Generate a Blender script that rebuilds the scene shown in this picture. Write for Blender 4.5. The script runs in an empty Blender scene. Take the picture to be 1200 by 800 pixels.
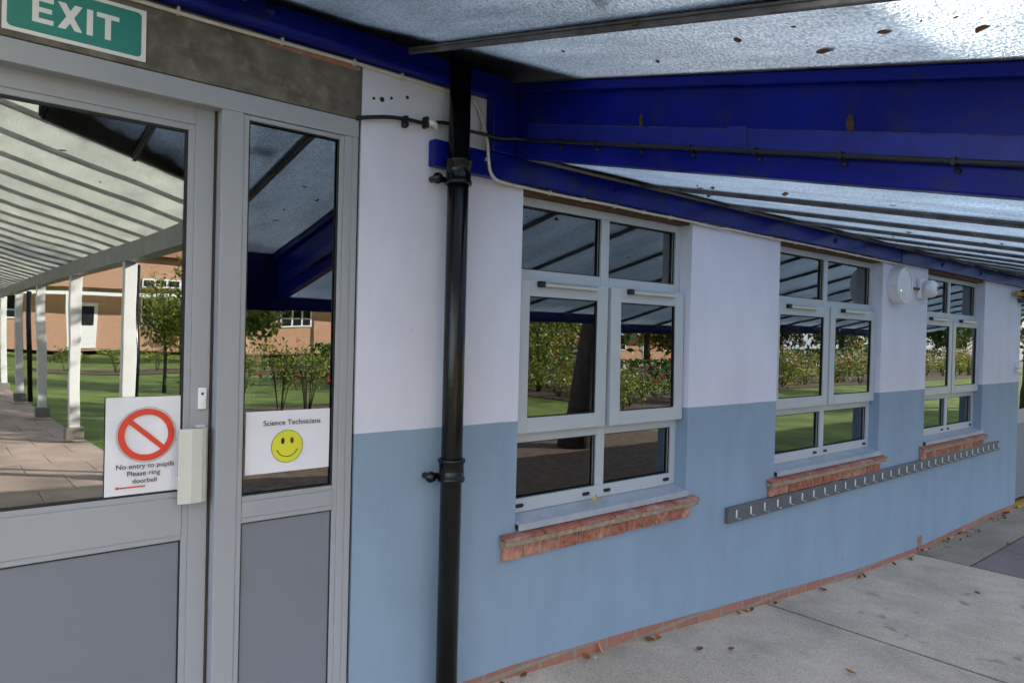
import bpy, bmesh, math, random
import numpy as np
from mathutils import Vector, Matrix
random.seed(7); rng = np.random.default_rng(7)
S = bpy.context.scene
C = S.collection
EYE = 1.5            # eye height: geometry below is measured from eye level, everything is lifted by EYE at the end
D = 2.38             # camera to wall
SLOPE = .2246        # fall of the canopy roof, per metre

# ------------------------------------------------------------------ materials
def new_mat(name):
    m = bpy.data.materials.new(name); m.use_nodes = True
    return m, m.node_tree.nodes, m.node_tree.links, m.node_tree.nodes['Principled BSDF']

def mat(name, col, rough=.5, metal=0., var=.12, scale=6., bump=.0, bscale=120., dirt=None, dirt_scale=3., dirt_amt=.5, spec=.5, coat=0., detail=6):
    """Principled paint/plastic/stone with two noises of colour variation, optional dirt colour and fine bump."""
    m, N, L, p = new_mat(name)
    tc = N.new('ShaderNodeTexCoord')
    nz = N.new('ShaderNodeTexNoise'); nz.inputs['Scale'].default_value = scale; nz.inputs['Detail'].default_value = detail
    L.new(tc.outputs['Object'], nz.inputs['Vector'])
    rp = N.new('ShaderNodeValToRGB')
    a, b = 1 - var, 1 + var
    rp.color_ramp.elements[0].position = .3; rp.color_ramp.elements[1].position = .7
    rp.color_ramp.elements[0].color = (col[0]*a, col[1]*a, col[2]*a, 1)
    rp.color_ramp.elements[1].color = (min(1, col[0]*b), min(1, col[1]*b), min(1, col[2]*b), 1)
    L.new(nz.outputs['Fac'], rp.inputs['Fac'])
    out = rp.outputs['Color']
    if dirt:
        n2 = N.new('ShaderNodeTexNoise'); n2.inputs['Scale'].default_value = dirt_scale; n2.inputs['Detail'].default_value = 10
        n2.inputs['Roughness'].default_value = .65
        L.new(tc.outputs['Object'], n2.inputs['Vector'])
        r2 = N.new('ShaderNodeValToRGB'); r2.color_ramp.elements[0].position = .52; r2.color_ramp.elements[1].position = .72
        r2.color_ramp.elements[1].color = (dirt_amt,)*3 + (1,); r2.color_ramp.elements[0].color = (0, 0, 0, 1)
        L.new(n2.outputs['Fac'], r2.inputs['Fac'])
        mx = N.new('ShaderNodeMix'); mx.data_type = 'RGBA'
        L.new(r2.outputs['Color'], mx.inputs['Factor']); L.new(out, mx.inputs['A']); mx.inputs['B'].default_value = (*dirt, 1)
        out = mx.outputs['Result']
    L.new(out, p.inputs['Base Color'])
    p.inputs['Roughness'].default_value = rough; p.inputs['Metallic'].default_value = metal
    p.inputs['Specular IOR Level'].default_value = spec
    p.inputs['Coat Weight'].default_value = coat
    if bump:
        n3 = N.new('ShaderNodeTexNoise'); n3.inputs['Scale'].default_value = bscale; n3.inputs['Detail'].default_value = 4
        L.new(tc.outputs['Object'], n3.inputs['Vector'])
        bp = N.new('ShaderNodeBump'); bp.inputs['Strength'].default_value = bump; bp.inputs['Distance'].default_value = .004
        L.new(n3.outputs['Fac'], bp.inputs['Height']); L.new(bp.outputs['Normal'], p.inputs['Normal'])
    return m

def wall_mat():
    """painted render: pale lilac white above the paint line, light blue below it"""
    m, N, L, p = new_mat('painted_render')
    tc = N.new('ShaderNodeTexCoord'); sx = N.new('ShaderNodeSeparateXYZ'); L.new(tc.outputs['Object'], sx.inputs[0])
    wob = N.new('ShaderNodeTexNoise'); wob.inputs['Scale'].default_value = 7; L.new(tc.outputs['Object'], wob.inputs['Vector'])
    w2 = N.new('ShaderNodeMath'); w2.operation = 'MULTIPLY_ADD'; w2.inputs[1].default_value = .006; w2.inputs[2].default_value = -.003
    L.new(wob.outputs['Fac'], w2.inputs[0])
    ad = N.new('ShaderNodeMath'); ad.operation = 'ADD'; L.new(sx.outputs['Z'], ad.inputs[0]); L.new(w2.outputs[0], ad.inputs[1])
    gt = N.new('ShaderNodeMath'); gt.operation = 'GREATER_THAN'; gt.inputs[1].default_value = 1.1185; L.new(ad.outputs[0], gt.inputs[0])
    def tone(col, var, seed):
        n = N.new('ShaderNodeTexNoise'); n.inputs['Scale'].default_value = 2.2; n.inputs['Detail'].default_value = 8; n.inputs['Roughness'].default_value = .6
        mp = N.new('ShaderNodeMapping'); mp.inputs['Location'].default_value = (seed, 0, seed); mp.inputs['Scale'].default_value = (1.6, 1, .7)
        L.new(tc.outputs['Object'], mp.inputs[0]); L.new(mp.outputs[0], n.inputs['Vector'])
        r = N.new('ShaderNodeValToRGB'); r.color_ramp.elements[0].position = .3; r.color_ramp.elements[1].position = .7
        r.color_ramp.elements[0].color = (*[c*(1-var) for c in col], 1); r.color_ramp.elements[1].color = (*[min(1, c*(1+var)) for c in col], 1)
        L.new(n.outputs['Fac'], r.inputs['Fac']); return r.outputs['Color']
    mx = N.new('ShaderNodeMix'); mx.data_type = 'RGBA'
    L.new(gt.outputs[0], mx.inputs['Factor'])
    L.new(tone((.245, .333, .45), .08, 3), mx.inputs['A']); L.new(tone((.68, .68, .81), .06, 0), mx.inputs['B'])
    # sparse scuffs and specks
    vo = N.new('ShaderNodeTexVoronoi'); vo.inputs['Scale'].default_value = 3.1; L.new(tc.outputs['Object'], vo.inputs['Vector'])
    lt = N.new('ShaderNodeMath'); lt.operation = 'LESS_THAN'; lt.inputs[1].default_value = .022; L.new(vo.outputs['Distance'], lt.inputs[0])
    ml = N.new('ShaderNodeMath'); ml.operation = 'MULTIPLY'; ml.inputs[1].default_value = .55; L.new(lt.outputs[0], ml.inputs[0])
    m2 = N.new('ShaderNodeMix'); m2.data_type = 'RGBA'; L.new(ml.outputs[0], m2.inputs['Factor']); L.new(mx.outputs['Result'], m2.inputs['A'])
    m2.inputs['B'].default_value = (.06, .06, .08, 1)
    L.new(m2.outputs['Result'], p.inputs['Base Color'])
    p.inputs['Roughness'].default_value = .62; p.inputs['Specular IOR Level'].default_value = .35
    n3 = N.new('ShaderNodeTexNoise'); n3.inputs['Scale'].default_value = 55; n3.inputs['Detail'].default_value = 6; L.new(tc.outputs['Object'], n3.inputs['Vector'])
    n4 = N.new('ShaderNodeTexNoise'); n4.inputs['Scale'].default_value = 3; n4.inputs['Detail'].default_value = 3; L.new(tc.outputs['Object'], n4.inputs['Vector'])
    am = N.new('ShaderNodeMath'); am.operation = 'MULTIPLY_ADD'; am.inputs[1].default_value = 3.; L.new(n4.outputs['Fac'], am.inputs[0]); L.new(n3.outputs['Fac'], am.inputs[2])
    bp = N.new('ShaderNodeBump'); bp.inputs['Strength'].default_value = .25; bp.inputs['Distance'].default_value = .005
    L.new(am.outputs[0], bp.inputs['Height']); L.new(bp.outputs['Normal'], p.inputs['Normal'])
    return m

def brick_mat(name, c1, c2, mortar, bw=.225, rh=.075, ms=.01):
    m, N, L, p = new_mat(name)
    tc = N.new('ShaderNodeTexCoord'); sx = N.new('ShaderNodeSeparateXYZ'); cb = N.new('ShaderNodeCombineXYZ')
    L.new(tc.outputs['Object'], sx.inputs[0])
    ad = N.new('ShaderNodeMath'); ad.operation = 'ADD'; L.new(sx.outputs['X'], ad.inputs[0]); L.new(sx.outputs['Y'], ad.inputs[1])
    L.new(ad.outputs[0], cb.inputs['X']); L.new(sx.outputs['Z'], cb.inputs['Y'])
    br = N.new('ShaderNodeTexBrick'); br.inputs['Scale'].default_value = 1; br.inputs['Brick Width'].default_value = bw; br.inputs['Row Height'].default_value = rh
    br.inputs['Mortar Size'].default_value = ms; br.inputs['Color1'].default_value = (*c1, 1); br.inputs['Color2'].default_value = (*c2, 1); br.inputs['Mortar'].default_value = (*mortar, 1)
    L.new(cb.outputs[0], br.inputs['Vector'])
    nz = N.new('ShaderNodeTexNoise'); nz.inputs['Scale'].default_value = 30; nz.inputs['Detail'].default_value = 6; L.new(tc.outputs['Object'], nz.inputs['Vector'])
    mx = N.new('ShaderNodeMix'); mx.data_type = 'RGBA'; mx.blend_type = 'MULTIPLY'; mx.inputs['Factor'].default_value = .55
    L.new(br.outputs['Color'], mx.inputs['A']); L.new(nz.outputs['Color'], mx.inputs['B'])
    hs = N.new('ShaderNodeHueSaturation'); hs.inputs['Value'].default_value = 1.45; hs.inputs['Saturation'].default_value = .95; L.new(mx.outputs['Result'], hs.inputs['Color'])
    L.new(hs.outputs[0], p.inputs['Base Color']); p.inputs['Roughness'].default_value = .9
    bp = N.new('ShaderNodeBump'); bp.inputs['Strength'].default_value = .5; bp.inputs['Distance'].default_value = .006; L.new(br.outputs['Fac'], bp.inputs['Height']); bp.invert = True
    L.new(bp.outputs['Normal'], p.inputs['Normal'])
    return m

def glass_mat(name, tint=(.8, .84, .84), ior=1.9, wavy=.0):
    m, N, L, p = new_mat(name); N.remove(p)
    out = N['Material Output']
    tr = N.new('ShaderNodeBsdfTransparent'); tr.inputs[0].default_value = (*tint, 1)
    gl = N.new('ShaderNodeBsdfGlossy'); gl.inputs['Roughness'].default_value = 0.0; gl.inputs['Color'].default_value = (.96, .99, 1, 1)
    fr = N.new('ShaderNodeFresnel'); fr.inputs['IOR'].default_value = ior
    mx = N.new('ShaderNodeMixShader'); L.new(fr.outputs[0], mx.inputs[0]); L.new(tr.outputs[0], mx.inputs[1]); L.new(gl.outputs[0], mx.inputs[2])
    if wavy:
        tc = N.new('ShaderNodeTexCoord'); nz = N.new('ShaderNodeTexNoise'); nz.inputs['Scale'].default_value = 2.2; nz.inputs['Detail'].default_value = 1
        L.new(tc.outputs['Object'], nz.inputs['Vector'])
        bp = N.new('ShaderNodeBump'); bp.inputs['Strength'].default_value = wavy; bp.inputs['Distance'].default_value = .02
        L.new(nz.outputs['Fac'], bp.inputs['Height']); L.new(bp.outputs['Normal'], gl.inputs['Normal'])
    L.new(mx.outputs[0], out.inputs['Surface'])
    return m

def roof_glass_mat(name, tint, scatter, stain=.5, w_scatter=.45, w_clear=.22, pm=1.):
    """obscured wired glass: part clear, part scattering, with pimply surface, painted sparkle, wires and stains"""
    m, N, L, p = new_mat(name); N.remove(p); out = N['Material Output']
    tc = N.new('ShaderNodeTexCoord')
    nz = N.new('ShaderNodeTexNoise'); nz.inputs['Scale'].default_value = 2.3; nz.inputs['Detail'].default_value = 10; nz.inputs['Roughness'].default_value = .7
    mp = N.new('ShaderNodeMapping'); mp.inputs['Scale'].default_value = (2.2, .6, 1); L.new(tc.outputs['Object'], mp.inputs[0]); L.new(mp.outputs[0], nz.inputs['Vector'])
    n2 = N.new('ShaderNodeTexNoise'); n2.inputs['Scale'].default_value = 150; n2.inputs['Detail'].default_value = 2; L.new(tc.outputs['Object'], n2.inputs['Vector'])
    n3 = N.new('ShaderNodeTexVoronoi'); n3.inputs['Scale'].default_value = 95; L.new(tc.outputs['Object'], n3.inputs['Vector'])
    sparkle = N.new('ShaderNodeMapRange'); sparkle.inputs['From Min'].default_value = .15; sparkle.inputs['From Max'].default_value = .65; sparkle.inputs['To Min'].default_value = 1+.38*pm; sparkle.inputs['To Max'].default_value = 1-.36*pm  # sparkle of the pimply glass, painted into its colour
    L.new(n3.outputs['Distance'], sparkle.inputs['Value'])
    sr = N.new('ShaderNodeMapRange'); sr.inputs['From Min'].default_value = .3; sr.inputs['From Max'].default_value = .72; sr.inputs['To Min'].default_value = 1-stain; sr.inputs['To Max'].default_value = 1.
    L.new(nz.outputs['Fac'], sr.inputs['Value'])
    pr = N.new('ShaderNodeMath'); pr.operation = 'MULTIPLY'; L.new(sparkle.outputs[0], pr.inputs[0]); L.new(sr.outputs[0], pr.inputs[1])
    def col(c):
        x = N.new('ShaderNodeVectorMath'); x.operation = 'SCALE'; x.inputs[0].default_value = c; L.new(pr.outputs[0], x.inputs['Scale']); return x.outputs[0]
    sm = N.new('ShaderNodeMath'); sm.operation = 'ADD'; L.new(n2.outputs['Fac'], sm.inputs[0]); L.new(n3.outputs['Distance'], sm.inputs[1])
    bp = N.new('ShaderNodeBump'); bp.inputs['Strength'].default_value = .9; bp.inputs['Distance'].default_value = .008; L.new(sm.outputs[0], bp.inputs['Height'])
    rf = N.new('ShaderNodeBsdfRefraction'); rf.inputs['IOR'].default_value = 1.2; rf.inputs['Roughness'].default_value = .75
    L.new(col(tint), rf.inputs['Color']); L.new(bp.outputs['Normal'], rf.inputs['Normal'])
    tl = N.new('ShaderNodeBsdfTranslucent'); L.new(col(scatter), tl.inputs['Color']); L.new(bp.outputs['Normal'], tl.inputs['Normal'])
    tr = N.new('ShaderNodeBsdfTransparent'); L.new(col(tint), tr.inputs['Color'])
    gl = N.new('ShaderNodeBsdfGlossy'); gl.inputs['Roughness'].default_value = .18; L.new(bp.outputs['Normal'], gl.inputs['Normal'])
    a = N.new('ShaderNodeMixShader'); a.inputs[0].default_value = w_scatter; L.new(rf.outputs[0], a.inputs[1]); L.new(tl.outputs[0], a.inputs[2])
    b = N.new('ShaderNodeMixShader'); b.inputs[0].default_value = w_clear; L.new(a.outputs[0], b.inputs[1]); L.new(tr.outputs[0], b.inputs[2])
    c = N.new('ShaderNodeMixShader'); c.inputs[0].default_value = .04; L.new(b.outputs[0], c.inputs[1]); L.new(gl.outputs[0], c.inputs[2])
    L.new(c.outputs[0], out.inputs['Surface'])
    return m

def concrete_mat(name, col, speck=1.):
    m, N, L, p = new_mat(name)
    tc = N.new('ShaderNodeTexCoord')
    def noise(sc, det, ro=.5):
        n = N.new('ShaderNodeTexNoise'); n.inputs['Scale'].default_value = sc; n.inputs['Detail'].default_value = det; n.inputs['Roughness'].default_value = ro
        L.new(tc.outputs['Object'], n.inputs['Vector']); return n.outputs['Fac']
    def ramp(f, p0, p1, c0, c1):
        r = N.new('ShaderNodeValToRGB'); r.color_ramp.elements[0].position = p0; r.color_ramp.elements[1].position = p1
        r.color_ramp.elements[0].color = (*c0, 1); r.color_ramp.elements[1].color = (*c1, 1); L.new(f, r.inputs['Fac']); return r.outputs['Color']
    def mix(a, b, f, mode='MIX'):
        x = N.new('ShaderNodeMix'); x.data_type = 'RGBA'; x.blend_type = mode
        if isinstance(f, float): x.inputs['Factor'].default_value = f
        else: L.new(f, x.inputs['Factor'])
        L.new(a, x.inputs['A'])
        if isinstance(b, tuple): x.inputs['B'].default_value = b
        else: L.new(b, x.inputs['B'])
        return x.outputs['Result']
    base = ramp(noise(1.7, 9, .62), .3, .7, [c*.72 for c in col], [min(1, c*1.2) for c in col])
    grit = ramp(noise(95, 3), .35, .68, (.55, .55, .55), (1.12, 1.12, 1.11))
    base = mix(base, grit, .6*speck, 'MULTIPLY')
    vo = N.new('ShaderNodeTexVoronoi'); vo.inputs['Scale'].default_value = 42; vo.inputs['Randomness'].default_value = 1; L.new(tc.outputs['Object'], vo.inputs['Vector'])
    lt = N.new('ShaderNodeMath'); lt.operation = 'LESS_THAN'; lt.inputs[1].default_value = .16; L.new(vo.outputs['Distance'], lt.inputs[0])
    sep = N.new('ShaderNodeSeparateColor'); L.new(vo.outputs['Color'], sep.inputs[0])
    g2 = N.new('ShaderNodeMath'); g2.operation = 'GREATER_THAN'; g2.inputs[1].default_value = .72; L.new(sep.outputs[0], g2.inputs[0])
    mm = N.new('ShaderNodeMath'); mm.operation = 'MULTIPLY'; L.new(lt.outputs[0], mm.inputs[0]); L.new(g2.outputs[0], mm.inputs[1])
    m3 = N.new('ShaderNodeMath'); m3.operation = 'MULTIPLY'; m3.inputs[1].default_value = .75*speck; L.new(mm.outputs[0], m3.inputs[0])
    base = mix(base, (.05, .05, .055, 1), m3.outputs[0])
    g3 = N.new('ShaderNodeMath'); g3.operation = 'LESS_THAN'; g3.inputs[1].default_value = .16; L.new(sep.outputs[1], g3.inputs[0])
    m4 = N.new('ShaderNodeMath'); m4.operation = 'MULTIPLY'; L.new(lt.outputs[0], m4.inputs[0]); L.new(g3.outputs[0], m4.inputs[1])
    m5 = N.new('ShaderNodeMath'); m5.operation = 'MULTIPLY'; m5.inputs[1].default_value = .6*speck; L.new(m4.outputs[0], m5.inputs[0])
    base = mix(base, (.62, .62, .6, 1), m5.outputs[0])
    st = ramp(noise(1.1, 8, .62), .50, .74, (0, 0, 0), (.6, .6, .6))
    base = mix(base, (.20, .175, .15, 1), st)
    sp = ramp(noise(5.5, 3, .5), .66, .74, (0, 0, 0), (.5, .5, .5))
    base = mix(base, (.07, .07, .075, 1), sp)
    L.new(base, p.inputs['Base Color']); p.inputs['Roughness'].default_value = .88; p.inputs['Specular IOR Level'].default_value = .3
    bp = N.new('ShaderNodeBump'); bp.inputs['Strength'].default_value = .5; bp.inputs['Distance'].default_value = .004
    L.new(noise(120, 4), bp.inputs['Height']); L.new(bp.outputs['Normal'], p.inputs['Normal'])
    return m

def leaf_mat(name, c0, c1, trans=.3):
    m, N, L, p = new_mat(name)
    tc = N.new('ShaderNodeTexCoord'); nz = N.new('ShaderNodeTexNoise'); nz.inputs['Scale'].default_value = 2.4; nz.inputs['Detail'].default_value = 8
    L.new(tc.outputs['Object'], nz.inputs['Vector'])
    rp = N.new('ShaderNodeValToRGB'); rp.color_ramp.elements[0].position = .3; rp.color_ramp.elements[1].position = .7
    rp.color_ramp.elements[0].color = (*c0, 1); rp.color_ramp.elements[1].color = (*c1, 1); L.new(nz.outputs['Fac'], rp.inputs['Fac'])
    L.new(rp.outputs['Color'], p.inputs['Base Color']); p.inputs['Roughness'].default_value = .6
    tl = N.new('ShaderNodeBsdfTranslucent'); L.new(rp.outputs['Color'], tl.inputs['Color'])
    mx = N.new('ShaderNodeMixShader'); mx.inputs[0].default_value = trans
    L.new(p.outputs[0], mx.inputs[1]); L.new(tl.outputs[0], mx.inputs[2]); L.new(mx.outputs[0], N['Material Output'].inputs['Surface'])
    return m

M = {}
M['wall'] = wall_mat()
M['frame'] = mat('grey_powder_coat', (.335, .345, .385), .38, var=.03, scale=1.5, bump=.03, bscale=400)
M['winframe_lit'] = mat('grey_coat_lit', (.46, .49, .54), .36, var=.03, scale=1.5, bump=.03, bscale=400)  # frame grey lightened to stand for stronger light on the windows
M['frame_in'] = mat('white_inner_frame', (.7, .7, .7), .5, var=.03)
M['panel'] = mat('grey_door_panel', (.188, .20, .245), .42, var=.04, scale=1.2)
M['gasket'] = mat('black_gasket', (.012, .012, .013), .6)
M['gap'] = mat('brown_draught_strip', (.05, .035, .03), .9)
M['vent'] = mat('satin_aluminium', (.62, .62, .62), .35, metal=.6, var=.03)
M['handle'] = mat('anodised_plate', (.60, .60, .57), .42, metal=.15, var=.03, scale=12)
M['sillm'] = mat('blue_grey_metal_sill', (.37, .40, .47), .3, var=.10, scale=9, dirt=(.22, .23, .25), dirt_amt=.5, dirt_scale=7)
M['glass'] = glass_mat('window_glass', (.56, .60, .60), 2.5, wavy=.03)
M['doorglass'] = glass_mat('door_glass', (.44, .47, .47), 2.95, wavy=.07)
M['roofglass'] = roof_glass_mat('grimy_wired_glass', (.86, .92, .96), (.46, .49, .53), .32, .30, .12, .55)
M['roofglass2'] = roof_glass_mat('obscured_wired_glass', (.88, .95, 1.0), (.74, .82, .90), .3, .40, .22, .5)
M['roofsheet'] = roof_glass_mat('yellowed_roof_sheet', (.92, .92, .85), (.95, .95, .85), .3, .62, .16, .3)
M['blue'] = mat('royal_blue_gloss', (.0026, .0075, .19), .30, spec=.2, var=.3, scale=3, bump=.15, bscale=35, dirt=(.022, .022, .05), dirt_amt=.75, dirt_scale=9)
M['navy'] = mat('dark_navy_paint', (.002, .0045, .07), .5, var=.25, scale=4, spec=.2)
M['bluetape'] = mat('blue_painted_tape', (.003, .0083, .205), .42, var=.25, scale=9, bump=.35, bscale=22)
M['rust'] = mat('rust', (.05, .026, .016), .9, var=.5, scale=60)
M['bar'] = mat('grey_lead_bar', (.13, .125, .135), .6, var=.35, scale=14, dirt=(.05, .035, .03), dirt_amt=.8, dirt_scale=10)
M['rafter'] = mat('grey_aluminium_rafter', (.30, .31, .32), .5, var=.15)
M['flash'] = mat('dark_flashing', (.018, .018, .02), .8, var=.4, scale=12)
M['iron'] = mat('black_iron_paint', (.0035, .0035, .0035), .22, var=.3, scale=20, bump=.22, bscale=45, spec=.4)
M['wcable'] = mat('cream_cable', (.62, .58, .52), .5, var=.1, scale=25)
M['bcable'] = mat('black_cable', (.005, .005, .006), .5, var=.3, scale=30)
M['lintel'] = mat('weathered_concrete_lintel', (.135, .118, .098), .85, var=.4, scale=11, bump=.6, bscale=70, dirt=(.30, .27, .24), dirt_scale=22, dirt_amt=.4, detail=10)
M['plinth'] = brick_mat('plinth_brick', (.36, .15, .105), (.30, .12, .085), (.26, .22, .18))
M['brick'] = mat('sill_brick', (.34, .122, .082), .9, var=.45, scale=34, bump=1., bscale=90, dirt=(.14, .06, .045), dirt_scale=18)
M['brickb'] = mat('sill_brick_pale', (.40, .19, .135), .9, var=.45, scale=30, bump=1., bscale=90, dirt=(.16, .07, .05), dirt_scale=22)
M['tile'] = mat('creasing_tile', (.33, .11, .075), .8, var=.3, scale=20, bump=.5, bscale=60, dirt=(.46, .38, .37), dirt_scale=7, dirt_amt=.85)
M['mortar'] = mat('mortar', (.30, .245, .18), .95, var=.3, scale=40, bump=.6, bscale=80)
M['timber'] = mat('brown_timber_strip', (.13, .065, .038), .8, var=.35, scale=20)
M['rail'] = mat('grey_painted_board', (.10, .105, .125), .5, var=.08, scale=8)
M['hook'] = mat('white_hook', (.82, .82, .82), .3, var=.02)
M['white'] = mat('white_plastic', (.80, .78, .83), .35, var=.02)
M['diffuser'] = mat('opal_diffuser', (.70, .68, .73), .3, var=.02)
M['paper'] = mat('white_paper', (.78, .765, .85), .5, var=.02, scale=5, bump=.05, bscale=8)
M['sleeve'] = mat('paper_in_sleeve', (.77, .755, .84), .16, var=.02, bump=.12, bscale=9, coat=.5)
M['red'] = mat('printed_red', (.70, .055, .03), .3, var=.06, scale=30)
M['ink'] = mat('printed_black', (.015, .015, .018), .4)
M['yellow'] = mat('printed_yellow', (.70, .68, .04), .45, var=.05)
M['ink_brown'] = mat('printed_brown', (.10, .05, .02), .4)
M['green'] = mat('sign_green', (.02, .225, .185), .4, var=.03)
M['signwhite'] = mat('sign_white', (.78, .78, .79), .4, var=.02)
M['concrete'] = concrete_mat('path_concrete', (.61, .50, .41))
M['concrete2'] = concrete_mat('path_concrete_brown', (.34, .28, .22), .7)
M['paver'] = concrete_mat('mauve_paver', (.23, .18, .18), .4)
M['slab'] = concrete_mat('buff_paving', (.42, .32, .27), .4)
M['soil'] = mat('soil_mulch', (.10, .065, .04), .95, var=.5, scale=9, bump=.8, bscale=12)
M['joint'] = mat('joint_dirt', (.026, .018, .012), .95, var=.3, scale=30)
M['grass'] = mat('lawn', (.105, .155, .014), .9, var=.5, scale=1.1, bump=.9, bscale=40, dirt=(.17, .125, .03), dirt_scale=2.4, dirt_amt=.6)
M['dl1'] = leaf_mat('dead_leaf_orange', (.30, .10, .025), (.42, .19, .05), .2)
M['dl2'] = leaf_mat('dead_leaf_brown', (.13, .055, .025), (.22, .09, .03), .15)
M['dl3'] = leaf_mat('dead_leaf_pale', (.50, .36, .19), (.62, .48, .30), .15)
M['post'] = mat('white_post_paint', (.82, .82, .82), .5, var=.03)
M['stone'] = mat('stone_footing', (.24, .225, .19), .9, var=.2, scale=14)
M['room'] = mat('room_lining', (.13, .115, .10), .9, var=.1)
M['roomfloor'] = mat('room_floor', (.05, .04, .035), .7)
M['wood'] = mat('bench_wood', (.10, .055, .03), .5, var=.2, scale=6)
M['obrick'] = brick_mat('orange_brick', (.50, .235, .12), (.43, .19, .10), (.42, .36, .29))
M['otile'] = mat('tiled_roof', (.30, .12, .07), .85, var=.25, scale=5)
M['owhite'] = mat('white_joinery', (.78, .79, .80), .5, var=.02)
M['oglass'] = mat('dark_far_window', (.02, .024, .028), .08, var=.2)
M['bark'] = mat('bark', (.07, .055, .045), .95, var=.35, scale=12, bump=.9, bscale=20)
M['lf_green'] = leaf_mat('leaf_green', (.035, .085, .012), (.10, .18, .03))
M['lf_yellow'] = leaf_mat('leaf_yellow_green', (.17, .20, .02), (.42, .40, .07))
M['lf_dark'] = leaf_mat('leaf_dark', (.02, .05, .01), (.045, .09, .018))
M['lf_autumn'] = leaf_mat('leaf_autumn', (.25, .15, .03), (.45, .30, .06))
M['petal_red'] = leaf_mat('petal_red', (.5, .02, .02), (.65, .04, .03))
M['petal_white'] = leaf_mat('petal_white', (.7, .62, .6), (.8, .76, .7))
M['redshed'] = mat('red_paint', (.50, .03, .03), .6)
M['orange'] = mat('yellow_paint', (.42, .25, .03), .6, var=.2, scale=20)
M['sky_grey'] = mat('grey_roof_felt', (.12, .12, .12), .9)
led, N_, L_, p_ = new_mat('green_led'); p_.inputs['Emission Color'].default_value = (.12, 1, .55, 1); p_.inputs['Emission Strength'].default_value = .7; p_.inputs['Base Color'].default_value = (.1, .6, .4, 1); M['led'] = led

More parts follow.
